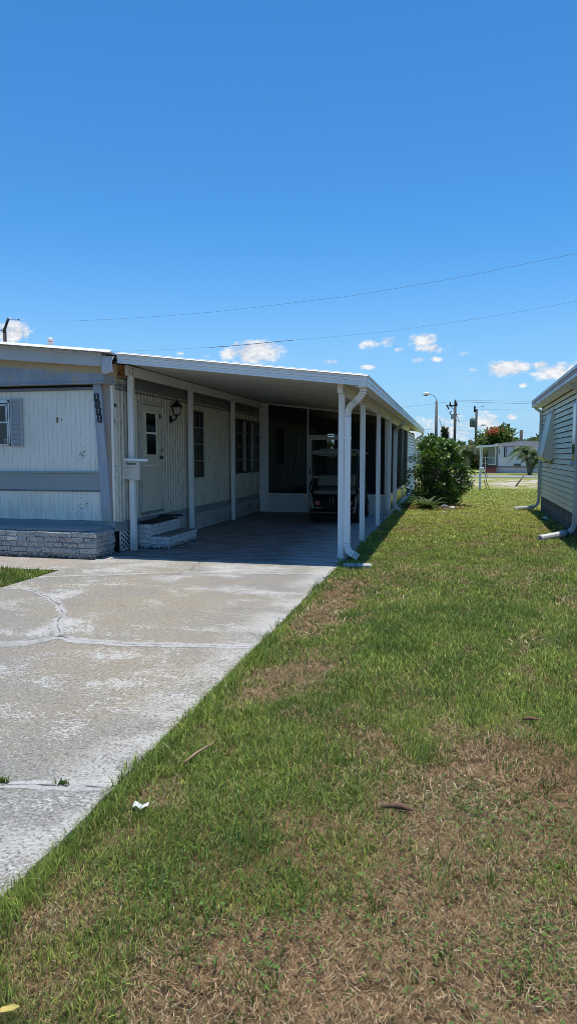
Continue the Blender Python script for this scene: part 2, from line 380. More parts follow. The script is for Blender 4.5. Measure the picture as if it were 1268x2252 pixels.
# ---- driveway concrete
def concrete(name, tint=(0.305, 0.260, 0.186), grey=(0.250, 0.234, 0.200), white=(0.60, 0.58, 0.54), white_amt=1.0, edge=True, speck=1.0):
    m = N(name); X_, Y_, Z_ = m.xyz()
    b0 = m.noise(.55, 4, .6); b1 = m.noise(2.2, 6, .7); sp = m.noise(62, 3, .75); sp2 = m.noise(150, 2, .8); st = m.noise(1.4, 5, .68, stretch=(.9, 1.1, 1)); gr = m.noise(25, 6, .82)
    c = m.mix(m.ramp(b0, .38, .62), grey, tint)
    c = m.mix(m.ramp(b1, .52, .68, 0, .5), c, (0.30, 0.245, 0.165))
    wf = m.ramp(m.math('ADD', m.math('MULTIPLY', m.math('SUBTRACT', st, .5), 1.5), m.math('ADD', sp, m.math('MULTIPLY', m.math('SUBTRACT', m.noise(19, 5, .75), .5), .7))), .58, .70)
    if edge:
        e = m.math('MULTIPLY', m.ramp(X_, -2.0, -1.56), m.ramp(m.math('ADD', m.math('MULTIPLY', b1, .6), m.math('MULTIPLY', sp, .4)), .44, .54))
        wf = m.math('MAXIMUM', wf, m.math('MULTIPLY', e, .85))
        e2 = m.math('MULTIPLY', m.ramp(Y_, 7.6, 9.3), m.ramp(m.math('ADD', m.math('MULTIPLY', st, .6), m.math('MULTIPLY', sp, .4)), .44, .56)); wf = m.math('MAXIMUM', wf, m.math('MULTIPLY', e2, .9))
    c = m.mix(m.math('MULTIPLY', wf, .66 * white_amt), c, white)
    dk = m.ramp(sp, .47, .33); lt = m.ramp(sp, .55, .68)
    c = m.mix(m.math('MULTIPLY', dk, .80 * speck), c, (0.085, 0.078, 0.068))
    c = m.mix(m.math('MULTIPLY', lt, .6 * speck), c, (0.62, 0.61, 0.585))
    c = m.mix(m.ramp(gr, .47, .36, 0, .75 * speck), c, (0.095, 0.088, 0.075)); c = m.mix(m.ramp(gr, .55, .66, 0, .55 * speck), c, (0.56, 0.55, 0.53))
    c = m.mix(m.ramp(sp2, .58, .75, 0, .35 * speck), c, (0.2, 0.18, 0.15))
    c = m.mix(m.ramp(m.noise(3.1, 3, .5), .70, .78, 0, .55), c, (0.17, 0.15, 0.125))
    m.bsdf(c, .88, 0, m.bump(m.math('ADD', sp, m.math('ADD', gr, m.math('MULTIPLY', b1, .4))), .6, .014), .25)
    return m.m
MAT_CONC = concrete('concrete_drive')
m = N('crack_filler'); f = m.noise(16, 6, .78); gq = m.n('Attribute', attribute_name='edge')
a = m.math('MULTIPLY', m.ramp(gq.outputs['Fac'], 0.05, .8), 1.0)
a = m.math('MULTIPLY', m.ramp(m.math('ADD', a, m.math('MULTIPLY', m.math('SUBTRACT', f, .5), 2.2)), .30, .95), m.ramp(m.noise(2.6, 3, .6), .26, .52, .35, .75))
bs = m.bsdf(m.mix(m.ramp(m.noise(70, 3), .35, .65), (0.40, 0.385, 0.35), (0.58, 0.565, 0.53)), .9, 0, m.bump(f, .4, .01), .2, out=False)
tr = m.n('BsdfTransparent'); mx = m.n('MixShader'); m.l(a, mx.inputs[0]); m.l(tr.outputs[0], mx.inputs[1]); m.l(bs.outputs[0], mx.inputs[2]); m.l(mx.outputs[0], m.out.inputs[0])
MAT_FILL = m.m
m = N('crack_line'); bs = m.bsdf((.12, .11, .10), .95, 0, None, .1, out=False); tr = m.n('BsdfTransparent'); mx = m.n('MixShader'); m.l(m.ramp(m.noise(7, 4, .7), .40, .58), mx.inputs[0]); m.l(tr.outputs[0], mx.inputs[1]); m.l(bs.outputs[0], mx.inputs[2]); m.l(mx.outputs[0], m.out.inputs[0])
MAT_CRACK = m.m
SLAB_L = -5.08
d = MB()
def ribbon(mb, pts, wid, z, mi, jit=.3, step=.10, wander=.02, edges=None):
    P = [Vector((p[0], p[1], 0)) for p in pts]; Q = []
    for a_, b_ in zip(P, P[1:]):
        n = max(2, int((b_ - a_).length / step))
        for i in range(n): Q.append(a_.lerp(b_, i / n))
    Q.append(P[-1])
    k = len(mb.v)
    for i, q in enumerate(Q):
        t = (Q[min(i + 1, len(Q) - 1)] - Q[max(i - 1, 0)]).normalized(); nn = Vector((-t.y, t.x, 0))
        off = (float(fbm(np.array([q.x * 5 + 3]), np.array([q.y * 5 + 8]), 3)[0]) - .5) * wander * 2
        w_ = wid * (1 + random.uniform(-jit, jit)); q = q + nn * off
        for s_, e_ in ((-1, 0), (0, 1), (1, 0)):
            v = q + nn * (s_ * w_ / 2); mb.v.append((v.x, v.y, z))
            if edges is not None: edges[len(mb.v) - 1] = e_
    for i in range(len(Q) - 1):
        for j in range(2):
            mb.f.append((k + 3 * i + j, k + 3 * i + j + 1, k + 3 * i + 4 + j, k + 3 * i + 3 + j)); mb.mi.append(mi); mb.sm.append(False)
edge_poly = [(SLAB_L, -6)]
yy_ = -6.0
while yy_ < 9.42:
    chip = -.035 * max(0, random.random() - .82) / .18 if random.random() < .5 else 0
    edge_poly.append((EDGE + random.uniform(-.007, .004) + chip, yy_)); yy_ += random.uniform(.05, .13)
edge_poly += [(EDGE, 9.42), (SLAB_L, 9.42)]
d.prism(edge_poly, 'z', -.14, 0)
pl = lambda *pp: [gnd(*p)[:2] for p in pp]
cr1 = pl((12, 1293), (70, 1297), (110, 1316), (140, 1343), (128, 1372), (130, 1402))
cr2 = pl((-300, 1424), (0, 1418), (60, 1415), (130, 1403), (200, 1412), (300, 1418), (430, 1421), (556, 1423))
cr3 = pl((-200, 1722), (0, 1727), (60, 1724), (130, 1727), (200, 1733), (232, 1736))
cr4 = pl((88, 1269), (250, 1265), (400, 1259), (520, 1261), (716, 1264)); cr5 = pl((150, 1330), (300, 1334), (420, 1338), (520, 1338), (634, 1347)); cr6 = pl((441, 1231), (434, 1242), (415, 1252), (394, 1262))
ED = {}
for c_, w_ in ((cr1, .19), (cr2, .25), (cr3, .15), (cr4, .18)): ribbon(d, c_, w_, .004, 1, .35, .08, .03, ED)
# ragged dark hairlines, one or two along each repair
ribbon(d, cr1, .009, .007, 2, .6, .05, .035)
ribbon(d, cr2, .005, .007, 2, .7, .05, .05)
ribbon(d, cr3, .006, .007, 2, .7, .05, .03); ribbon(d, cr4, .004, .007, 2, .6, .07, .03); ribbon(d, cr5, .006, .007, 2, .7, .06, .05); ribbon(d, cr6, .012, .007, 2, .6, .05, .05)
o = struct(build('driveway', d, [MAT_CONC, MAT_FILL, MAT_CRACK]))
at_ = o.data.attributes.new('edge', 'FLOAT', 'POINT'); buf = np.zeros(len(o.data.vertices), dtype=np.float32)
for k_, v_ in ED.items(): buf[k_] = v_
at_.data.foreach_set('value', buf)
# walk strip in front of the planter
wk = MB().box(-14, SLAB_L - .004, 8.15, 9.42, -.14, -.008)
struct(build('front_walk', wk, concrete('concrete_walk', (0.36, 0.29, 0.23), (0.31, 0.285, 0.25), edge=False, speck=.6)))
# carport floor, worn grey paint
m = N('worn_floor_paint'); X_, Y_, Z_ = m.xyz()
a1 = m.noise(2.2, 6, .72, stretch=(.8, 3.2, 1)); a2 = m.noise(.8, 4, .6); a3 = m.noise(45, 3, .7)
wv = m.n('TexWave'); wv.bands_direction = 'Y'; wv.inputs['Scale'].default_value = 2.3; wv.inputs['Distortion'].default_value = 9; wv.inputs['Detail'].default_value = 4; wv.inputs['Detail Scale'].default_value = 1.6; m.l(m.pos(), wv.inputs['Vector'])
c = m.mix(m.ramp(a1, .34, .64), (0.085, 0.082, 0.080), (0.30, 0.29, 0.275))
c = m.mix(m.ramp(wv.outputs['Fac'], .2, .8, 0, .35), c, (0.13, 0.135, 0.15))
c = m.mix(m.math('MULTIPLY', m.ramp(X_, -2.9, -1.7), m.ramp(a1, .3, .6, .2, .8)), c, (0.44, 0.445, 0.45))
c = m.mix(m.ramp(a3, .6, .75, 0, .4), c, (0.08, 0.08, 0.085))
m.bsdf(c, .6, 0, m.bump(m.math('ADD', wv.outputs['Fac'], a3), .25, .01), .3)
MAT_FLOOR = m.m
struct(build('carport_floor', MB().box(-5.3, EDGE, 9.424, 30.6, -.14, -.002), MAT_FLOOR))
# street beyond the sandy lot
m = N('asphalt'); f = m.noise(3, 4)
m.bsdf(m.mix(m.ramp(f, .3, .7), (0.20, 0.20, 0.205), (0.27, 0.27, 0.275)), .9)
st = MB().box(-400, 400, 50.0, 54.5, GZ - .05, GZ + .02)
struct(build('street', st, m.m))

# ================================================================== grass
def cover(n, x0, x1, y0, y1): return np.stack([rng.uniform(x0, x1, n), rng.uniform(y0, y1, n), np.full(n, GZ)], 1)
def lawn_colour(P, dry, shift=0.0):
    n = len(P); t = rng.random(n)
    g1 = np.array([.042, .112, .016]); g2 = np.array([.37, .425, .080]); d1 = np.array([.33, .185, .088]); d2 = np.array([.84, .585, .335]); y1 = np.array([.60, .62, .14])
    hue = np.clip(fbm(P[:, 0] * 2.3, P[:, 1] * 2.0, 3) + rng.normal(-.06, .30, n), 0, 1)[:, None]
    green = g1 * (1 - hue) + g2 * hue
    far = np.clip((P[:, 1] - 9) / 10, 0, 1)[:, None] * .66
    green = green * (1 - far) + y1 * far
    t = t ** 1.5; dead = d1 * (1 - t[:, None]) + d2 * t[:, None]
    dk = rng.random(n) < .17; dead[dk] = np.array([.10, .062, .035])
    red = np.clip(fbm(P[:, 0] * 1.7 + 40, P[:, 1] * 1.3 + 11, 2) - .48, 0, .3)[:, None] * 2
    dead = dead * (1 - red) + np.array([.30, .165, .085]) * red
    isdead = (rng.random(n) < np.clip((dry - .28) * 1.35 + shift, .04, .97))
    c = np.where(isdead[:, None], dead, green) * np.clip(rng.lognormal(0, .42, (n, 1)), .3, 2.2)
    return np.clip(c, 0, .9), isdead
bands = [  # y0 y1 x0 x1 count  height  width
    (1.0, 2.6, -1.7, 1.0, 84000, .038, .0028), (2.6, 4.4, -1.7, 1.5, 100000, .043, .0038), (4.4, 7.5, -1.7, 2.2, 95000, .052, .0062), (7.5, 12, -1.7, 3.0, 75000, .052, .010), (12, 20, -1.7, 3.2, 60000, .055, .016), (20, 33, -1.7, 9.5, 80000, .06, .026)]
Vs, Q, Tt, Cc = [], [], [], []; off = 0
def push(V, q, t, c):
    global off
    Vs.append(V); Q.append(q + off); Tt.append(t + off); Cc.append(c); off += len(V)
for y0, y1, x0, x1, n, h, w_ in bands:
    P = cover(n, x0, x1, y0, y1)
    # tufts: pull two thirds of the blades towards clump centres
    k = n // 26; cen = cover(k, x0, x1, y0, y1); idx = rng.integers(0, k, n); pull = rng.random(n) < .62
    P[pull] = cen[idx[pull]] + np.concatenate([rng.normal(0, .022 + .0022 * (y0 + y1), (n, 2)), np.zeros((n, 1))], 1)[pull]
    ov = rng.random(n) * .05
    creep = .05 * np.clip(fbm(P[:, 1] * 3.1 + 5, P[:, 1] * 0 + 2, 4) - .42, 0, .4) / .3
    keep = (P[:, 0] > EDGE - creep * rng.random(n) + .004) & ~((P[:, 0] > 2.42 + (P[:, 1] - 14.15) * .0215) & (P[:, 1] < 20.6))
    keep &= P[:, 1] > .9
    P = P[keep]; n = len(P)
    dry = dryness(P[:, 0], P[:, 1]); c, dead = lawn_colour(P, dry)
    # dead places are thin
    kp = rng.random(n) > np.clip(dry - .45, 0, .5) * 1.05
    P, dry, c, dead = P[kp], dry[kp], c[kp], dead[kp]; n = len(P)
    P[:, 2] = np.where(P[:, 0] < EDGE, -.004, P[:, 2])
    edgeb = np.exp(-((P[:, 0] - EDGE) / .16) ** 2)
    hh = h * rng.uniform(.55, 1.35, n) * np.where(dead, .62, 1.0) * (1.12 - .45 * dry) * (1 + .8 * edgeb * rng.random(n))
    lean = np.where(dead, rng.uniform(.55, 1.05, n), rng.uniform(.25, 1.0, n))
    az = rng.uniform(0, 2 * np.pi, n); lean = np.where((edgeb > .3) & (np.cos(az) < -.2), lean * 1.15, lean)
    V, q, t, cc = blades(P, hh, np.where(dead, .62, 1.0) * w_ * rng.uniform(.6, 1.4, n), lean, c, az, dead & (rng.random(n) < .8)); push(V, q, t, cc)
# flat dead thatch lying between the blades close to the camera
for y0, y1, x0, x1, n, L_, w_ in ((1.0, 3.0, -1.5, 1.1, 110000, .020, .0016), (3.0, 5.4, -1.5, 1.8, 80000, .026, .0028), (5.4, 10, -1.5, 2.6, 34000, .05, .007)):
    P = cover(n, x0, x1, y0, y1); dry = dryness(P[:, 0], P[:, 1]); P[:, 2] += rng.uniform(.002, .016, n)
    kp = rng.random(n) < np.clip(.12 + dry * 1.1, 0, 1); P = P[kp]; n = len(P)
    c, _ = lawn_colour(P, np.ones(n), .3)
    V, q, t, cc = blades(P, L_ * rng.uniform(.3, 1.9, n), w_ * rng.uniform(.5, 1.5, n), rng.uniform(.97, 1.08, n), c, None, rng.random(n) < .85); push(V, q, t, cc)
# upright darker tufts standing out of the thin turf
tc_ = np.concatenate([np.stack([rng.uniform(-1.4, .9, 150), rng.uniform(1.2, 4.2, 150)], 1), np.stack([rng.uniform(-1.4, 2.0, 130), rng.uniform(4.2, 9, 130)], 1)])
k = rng.integers(0, len(tc_), 7200); sz = rng.uniform(.4, 1.2, len(tc_))[k]; n = len(k)
P = np.concatenate([tc_[k] + rng.normal(0, .026, (n, 2)) * sz[:, None], np.full((n, 1), GZ)], 1); rel = P[:, :2] - tc_[k]
tg = np.array([[.05, .12, .02], [.09, .17, .03], [.16, .22, .045], [.035, .08, .018]])[rng.integers(0, 4, len(tc_))][k] * rng.uniform(.7, 1.4, (n, 1))
V, q, t, cc = blades(P, .052 * sz * rng.uniform(.6, 1.4, n), .0036 * (1 + (P[:, 1] - 2) * .16) * rng.uniform(.7, 1.3, n), rng.uniform(.25, .9, n), tg, np.arctan2(rel[:, 1], rel[:, 0]) + rng.normal(0, .6, n)); push(V, q, t, cc)
# longer blades hanging over the slab edge
for y0, y1, n, h, w_ in ((1.0, 3.0, 5600, .058, .0032), (3.0, 5.6, 4400, .065, .0048), (5.6, 9.3, 2600, .055, .007)):
    yv = rng.uniform(y0, y1, n); den = fbm(yv * 1.9 + 50, yv * 0 + 4, 4); kp = rng.random(n) < np.clip((den - .30) * 3.2, .08, 1); yv = yv[kp]; n = len(yv)
    P = np.stack([EDGE + np.abs(rng.normal(0, .045, n)) + .004, yv, np.full(n, GZ + .008)], 1); c, dead = lawn_colour(P, np.full(n, .33))
    V, q, t, cc = blades(P, h * rng.uniform(.5, 1.4, n), w_ * rng.uniform(.7, 1.3, n), rng.uniform(.3, .95, n), c, rng.normal(math.pi, 1.5, n)); push(V, q, t, cc)
# broad-leaved low weeds (small rosettes) scattered in the near lawn
MAT_BLADE = leafmat('grass_blade', .5, .34, .4)
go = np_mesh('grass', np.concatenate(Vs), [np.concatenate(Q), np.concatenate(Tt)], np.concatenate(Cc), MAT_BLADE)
struct(go, 'stuff'); tag(go, 'patchy green and straw brown grass beside the driveway', 'grass')
# clover-like ground weeds, one mat
n = 2600; cx = np.array([[.62, 4.35], [.45, 5.6], [.1, 3.0], [.3, 3.0], [.5, 2.9], [-.25, 2.35], [.38, 2.3], [-.55, 2.0], [.9, 5.9], [-1.05, 2.2], [.2, 2.0], [-.9, 2.9]])
k = rng.integers(0, len(cx), n); P = np.concatenate([cx[k] + rng.normal(0, .17, (n, 2)), np.full((n, 1), GZ + .018)], 1); P[:, 2] += rng.uniform(0, .022, n)
P = P[P[:, 0] > EDGE + .02]; n = len(P)
D = rand_dirs(n); D[:, 2] = np.abs(D[:, 2]) * .35; Nn = np.tile([0, 0, 1.0], (n, 1)) + rng.normal(0, .2, (n, 3))
V, q, c = leaves(P, D, Nn, rng.uniform(.010, .020, n), rng.uniform(.007, .012, n), np.array([.10, .20, .03]) * rng.uniform(.6, 1.5, (n, 1)))
wo_ = np_mesh('ground_weeds', V, [q], c, MAT_BLADE); struct(wo_, 'stuff'); tag(wo_, 'low bright green broadleaf weeds among the dry grass', 'weeds')
# the small patch of lawn left of the driveway
n = 26000; P = cover(n, -9.0, -5.05, 5.4, 8.17); P = P[(P[:, 0] < -5.10 + .04 * rng.random(n))]; n = len(P)
c, dead = lawn_colour(P, np.full(n, .33))
V, q, t, cc = blades(P, .075 * rng.uniform(.5, 1.3, n), .010 * rng.uniform(.7, 1.3, n), rng.uniform(.1, .9, n), c)
g2 = np_mesh('grass', V, [q, t], cc, MAT_BLADE); struct(g2, 'stuff'); tag(g2, 'small green grass patch left of the driveway by the front walk', 'grass')
# ================================================================== materials
M_WHITE = paint('white_aluminium', (0.85, 0.855, 0.85), .42, (0.42, 0.40, 0.36), .10, bump=.02)
M_POST = paint('post_paint', (0.82, 0.83, 0.83), .45, (0.38, 0.36, 0.32), .12, bump=.03, grime=(0, .35, .5))
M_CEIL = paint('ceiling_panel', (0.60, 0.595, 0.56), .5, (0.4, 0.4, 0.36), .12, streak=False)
M_CREAM = paint('cream_panel', (0.82, 0.80, 0.72), .5, (0.45, 0.40, 0.30), .22, grime=(.5, 1.1, .25))
M_CORR = paint('cream_corrugated', (0.83, 0.80, 0.69), .45, (0.45, 0.39, 0.28), .16, grime=(.45, .9, .3))
M_BLUE = paint('blue_grey_trim', (0.30, 0.35, 0.40), .5, (0.40, 0.34, 0.26), .42, streak=False, bump=.05)
M_SLATE = paint('dark_slate_trim', (0.17, 0.19, 0.205), .5, (0.12, 0.11, 0.10), .3, streak=False)
M_BELT = paint('grey_belt', (0.31, 0.35, 0.355), .5, (0.33, 0.29, 0.22), .3, streak=False)
M_FASC = paint('fascia_grey', (0.50, 0.53, 0.545), .5, (0.42, 0.37, 0.30), .22)
m = N('stained_frieze'); z = m.xyz()[2]; f = m.noise(1.5, 5, .7, stretch=(1.4, 1, 1)); f2 = m.noise(7, 4, .7)
c = m.mix(m.ramp(f, .42, .6, 0, .85), (0.27, 0.32, 0.37), (0.36, 0.39, 0.42))
c = m.mix(m.math('MULTIPLY', m.ramp(m.math('ADD', m.math('ADD', z, m.math('MULTIPLY', m.math('ADD', m.xyz()[0], 5.15), .092)), m.math('MULTIPLY', m.math('SUBTRACT', f2, .5), .14)), 2.755, 2.80), .9), c, (0.50, 0.37, 0.20))
c = m.mix(m.ramp(m.noise(3.2, 4, .75), .53, .61, 0, .8), c, (0.48, 0.38, 0.25))
m.bsdf(c, .6, 0, m.bump(f2, .15, .01), .3); M_FRIEZE = m.m
m = N('worn_blue_pilaster'); z = m.xyz()[2]; f = m.noise(3, 5, .7, stretch=(2, 2, .4))
c = m.mix(m.ramp(f, .42, .62, 0, .8), (0.29, 0.345, 0.42), (0.42, 0.45, 0.48)); c = m.mix(m.math('MULTIPLY', m.ramp(z, 1.0, .5, 0, .7), m.ramp(f, .35, .6)), c, (0.27, 0.27, 0.24))
m.bsdf(c, .55, 0, None, .35); M_PIL = m.m
m = N('stained_corner'); f = m.noise(3.2, 5, .7, stretch=(3, 3, .5))
m.bsdf(m.mix(m.ramp(f, .36, .62), (0.33, 0.33, 0.35), (0.37, 0.28, 0.19)), .65, 0, None, .3); M_STAIN = m.m
M_BLACK = plain('black_paint', (0.012, 0.012, 0.013), .4)
M_DARK = plain('dark_void', (0.015, 0.016, 0.018), .9)
M_NUM = plain('numeral_white', (0.55, 0.58, 0.60), .5, var=.1)
M_RUST = plain('rusty_wood', (0.30, 0.135, 0.045), .9, var=.6, scale=18)
M_METAL = plain('bare_aluminium', (0.55, 0.56, 0.56), .35, .7, .2)
M_BRONZE = plain('bronze_frame', (0.075, 0.07, 0.062), .45, .3)
M_CORRODED = paint('corroded_frame', (0.50, 0.50, 0.47), .6, (0.05, 0.045, 0.04), .55, streak=False, scale=5)
M_DOOR = paint('door_paint', (0.58, 0.56, 0.46), .5, (0.30, 0.27, 0.2), .2)
m = N('window_glass'); f = m.noise(2, 3); m.bsdf(m.mix(m.ramp(f, .3, .7), (0.006, 0.007, 0.009), (0.018, 0.02, 0.022)), .06, 0, None, .6); M_GLASS = m.m
M_CURTAIN = paint('curtain_behind_glass', (0.10, 0.10, 0.095), .8, (0.03, 0.03, 0.03), .5)
M_BLIND = plain('blind_slat', (0.10, 0.11, 0.12), .6)
m = N('insect_screen')
bs = m.bsdf((0.012, 0.014, 0.016), .8, 0, None, .1, out=False); tr = m.n('BsdfTransparent'); mx = m.n('MixShader'); mx.inputs[0].default_value = .70
m.l(tr.outputs[0], mx.inputs[1]); m.l(bs.outputs[0], mx.inputs[2]); m.l(mx.outputs[0], m.out.inputs[0]); M_SCREEN = m.m
# painted rough brick
def brickmat(name, col, dark, amt):
    m = N(name); z = m.xyz()[2]; a = m.noise(30, 5, .75); b = m.noise(85, 3, .8); l = m.noise(5, 4, .6)
    c = m.mix(m.ramp(b, .40, .60), tuple(q * .62 for q in col), col)
    k = m.math('MULTIPLY', m.ramp(a, .46, .62), m.ramp(l, .35, .65, .35, 1))
    c = m.mix(m.math('MULTIPLY', k, amt), c, dark)
    c = m.mix(m.math('MULTIPLY', m.ramp(z, .10, .0), m.ramp(a, .38, .52)), c, (0.05, 0.045, 0.04))
    m.bsdf(c, .85, 0, m.bump(m.math('ADD', a, b), .9, .012), .25); return m.m
M_PLANT = brickmat('painted_rough_brick', (0.56, 0.56, 0.55), (0.09, 0.085, 0.08), .95)
M_STEP = brickmat('painted_step_brick', (0.74, 0.76, 0.77), (0.16, 0.15, 0.14), .5)
M_COPING = paint('coping_tile', (0.27, 0.29, 0.31), .5, (0.22, 0.21, 0.2), .4, streak=False)
M_MAT = plain('black_door_mat', (0.018, 0.018, 0.018), .95, var=.5, bump=.6)

# ================================================================== mobile home
WX, FY = -5.10, 9.75            # side wall plane, front wall plane
home = thing('mobile_home', 'cream and blue grey mobile home numbered 3173 with corrugated side and lattice skirting', 'mobile home', (WX, FY, 0))
# chips and screw holes: marks on the siding itself
bm_ = MB()
for i in range(14):
    yy_ = FY + random.uniform(.015, .075); zz_ = random.choice([random.uniform(1.95, 2.1), random.uniform(.6, 2.5)]); bm_.obox((WX + .007, yy_, zz_), (.004, random.uniform(.008, .018), random.uniform(.008, .02)))
q = atX(252, 891, WX + .009); bm_.obox((WX + .009, FY + .06, q.z), (.010, .045, .06), (R(45), 0, 0))
CH_SIDE = bm_
bm_ = MB()
for i in range(34):
    q = at(180 + random.gauss(0, 4), 1001 + random.gauss(0, 7), FY); bm_.obox((q.x, FY - .001, q.z), (random.uniform(.005, .012), .004, random.uniform(.005, .012)))
CH_UP = bm_; bm_ = MB()
for i in range(24):
    q = at(182 + random.gauss(0, 6), 1120 + random.gauss(0, 14), FY - .012); bm_.obox((q.x, FY - .013, max(.53, min(.95, q.z))), (random.uniform(.005, .012), .004, random.uniform(.006, .018)))
CH_LO = bm_
def merge(a, b, mi):
    k = len(a.v); a.v += b.v; a.f += [tuple(x + k for x in f) for f in b.f]; a.mi += [mi] * len(b.f); a.sm += b.sm; return a
def grooved(x0, x1, z0, z1, y, pitch=.082, gw=.007, gd=.005):
    """vertical V grooves: profile in plan"""
    pr = []; x = x0
    pr.append((x0, y))
    x = x0 + pitch
    while x < x1 - .02:
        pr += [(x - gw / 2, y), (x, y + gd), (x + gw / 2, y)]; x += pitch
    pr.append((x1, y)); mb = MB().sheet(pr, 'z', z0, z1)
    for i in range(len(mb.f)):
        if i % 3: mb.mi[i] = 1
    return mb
up = grooved(-9.6, -5.30, 1.285, 2.62, FY); M_GROOVE = plain('groove_shade', (.76, .74, .66), .7)  # groove faces darkened: their shade is painted into the colour
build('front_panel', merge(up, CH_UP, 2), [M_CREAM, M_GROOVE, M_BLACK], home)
# lower panel ends on the slanted pilaster
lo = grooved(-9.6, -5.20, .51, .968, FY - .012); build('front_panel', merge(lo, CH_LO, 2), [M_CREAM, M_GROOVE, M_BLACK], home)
core = MB().box(-9.6, WX - .03, FY + .02, 26.0, .50, 2.9); build('body', core, M_DARK, home)
bl = MB().box(-9.6, -5.27, FY - .022, FY + .01, .985, 1.255); bl.box(-9.6, -5.27, FY - .04, FY + .01, 1.255, 1.285); bl.box(-9.6, -5.26, FY - .036, FY + .01, .966, .985, 1)
build('belt_board', bl, [M_BELT, M_SLATE], home, .004)
fz = MB().prism([(-9.6, 9.62), (-5.185, 9.62), (-5.055, 9.80), (-5.055, 10.2), (-9.6, 10.2)], 'z', 2.655, 2.95)
fz.prism([(-9.6, 9.60), (-5.18, 9.60), (-5.045, 9.79), (-5.045, 9.81), (-9.6, 9.81)], 'z', 2.64, 2.66)
fz.prism([(-9.6, 3.35), (-9.6, 2.95), (-5.185, 2.95), (-5.185, 2.965)], 'y', 9.62, 10.2)
build('frieze_board', fz, M_FRIEZE, home, .004)
sf = MB().box(-9.6, -5.3, FY - .03, FY + .01, 2.555, 2.60, 0); sf.box(-9.6, -5.3, FY - .008, FY + .012, 2.60, 2.64, 1); build('head_trim', sf, [M_SLATE, M_DARK], home)  # upper near-black strip stands in for the shadow band under the frieze
pi_ = MB().prism([(-5.30, .505), (-5.135, .505), (-5.275, 2.64), (-5.405, 2.64)], 'y', FY - .055, FY + .015); build('pilaster', pi_, M_PIL, home, .004)
cs = MB().prism([(-5.27, .50), (WX - .012, .50), (WX - .012, 2.64), (-5.41, 2.64)], 'y', FY - .006, FY + .03); build('corner_panel', cs, M_STAIN, home)
# number plates 3 1 7 3 down the pilaster
nump = None
pm = MB(); ang = math.atan2(.14, 2.135)
def on_pil(t): return (-5.353 + t * .063, 2.495 - t * .452)         # t 0..1 down the numbers
for i in range(4):
    x, zz = on_pil((i + .5) / 4 * .985); pm.obox((x, FY - .0585, zz), (.083, .008, .1135), (0, ang, 0))
M_DIGIT = plain('digit_grey', (.50, .51, .52), .5, var=.1)
plate = build('number_plate', pm, M_BLACK, home)
for i, ch in enumerate('3173'):
    x, zz = on_pil((i + .5) / 4 * .985)
    M = Matrix.Translation((x - WX, FY - .0635 - FY, zz)) @ Matrix.Rotation(ang, 4, 'Y') @ Matrix.Rotation(math.pi / 2, 4, 'X') @ Matrix.Diagonal((.8, 1, 1, 1))
    text_mesh('numeral', ch, .106, M_DIGIT, plate, M, .001, bold=-.002)
# side wall: corrugated sheet
pr = [(FY - .004, WX + .0)]; y = FY + .10
pr.append((y, WX))
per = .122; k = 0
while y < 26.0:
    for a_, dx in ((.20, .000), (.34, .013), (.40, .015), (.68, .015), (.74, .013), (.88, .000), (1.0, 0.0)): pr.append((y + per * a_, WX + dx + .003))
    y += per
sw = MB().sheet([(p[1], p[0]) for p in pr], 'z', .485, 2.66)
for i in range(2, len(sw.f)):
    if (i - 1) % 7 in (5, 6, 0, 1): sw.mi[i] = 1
sw.box(WX - .03, WX + .006, FY - .010, FY + .085, .49, 2.62)
build('side_wall', merge(sw, CH_SIDE, 2), [M_CORR, plain('corrugation_shade_grime', (.45, .43, .36), .7), M_BLACK], home)  # rib shading, with some valley dirt, painted into the darker faces
sb = MB().box(WX - .02, WX + .022, FY - .012, 26.0, .345, .482); sb.box(-9.6, WX + .020, FY - .03, FY + .02, .40, .505); sb.box(WX, WX + .034, FY, 26.0, .462, .486)
build('skirt_band', sb, M_SLATE if False else paint('skirt_band_paint', (0.235, 0.265, 0.29), .5, (0.16, 0.14, 0.12), .3, streak=False), home, .003)
tt = MB().box(WX - .02, WX + .030, FY + .06, 26.0, 2.66, 2.99); tt.box(WX, WX + .052, FY + .06, 26.0, 2.62, 2.665); tt.box(WX, WX + .045, FY + .06, 26.0, 2.735, 2.755); tt.box(WX, WX + .04, FY + .06, 26.0, 2.56, 2.585)
tt.box(WX, -4.872, 9.6, 26.0, 3.036, 3.048); tt.box(WX + .031, -4.883, 10.45, 26.0, 2.958, 3.03)  # unseen closing strips added to keep light out of the roof gap
build('side_trim', tt, M_SLATE, home, .003)
build('roof_blocking', MB().box(WX + .046, WX + .095, 9.86, 10.4, 2.80, 2.94).box(WX + .046, WX + .09, 9.83, 10.4, 2.775, 2.79), M_RUST, home)
# roof: gable seen edge on
rz = lambda x: 3.10 + (-4.96 - x) * .103
ro = MB().prism([(-4.93, 3.075), (-5.15, rz(-5.15)), (-7.9, rz(-7.9)), (-10.8, rz(-7.9) - .3), (-10.8, rz(-7.9) - .34), (-7.9, rz(-7.9) - .03), (-5.15, rz(-5.15) - .028), (-4.93, 3.05)], 'y', 9.42, 26.2)
x = -9.2
ro.prism([(9.350, -.035), (9.356, -.038), (9.424, .004), (9.424, .010)], 'x', -7.9, -4.93)
for i in range(len(ro.v) - 8, len(ro.v)):
    a = ro.v[i]; ro.v[i] = (a[0], a[1], a[2] + rz(a[0]))
roof = build('roof', ro, paint('roof_metal', (0.78, 0.78, 0.77), .35, (.5, .48, .44), .12), home)
fa = MB().prism([(-9.6, rz(-7.9) - .2), (-7.9, rz(-7.9) - .045), (-5.135, rz(-5.135) - .045), (-5.135, 2.878), (-7.9, 3.135), (-9.6, 3.0)], 'y', 9.50, 9.62)
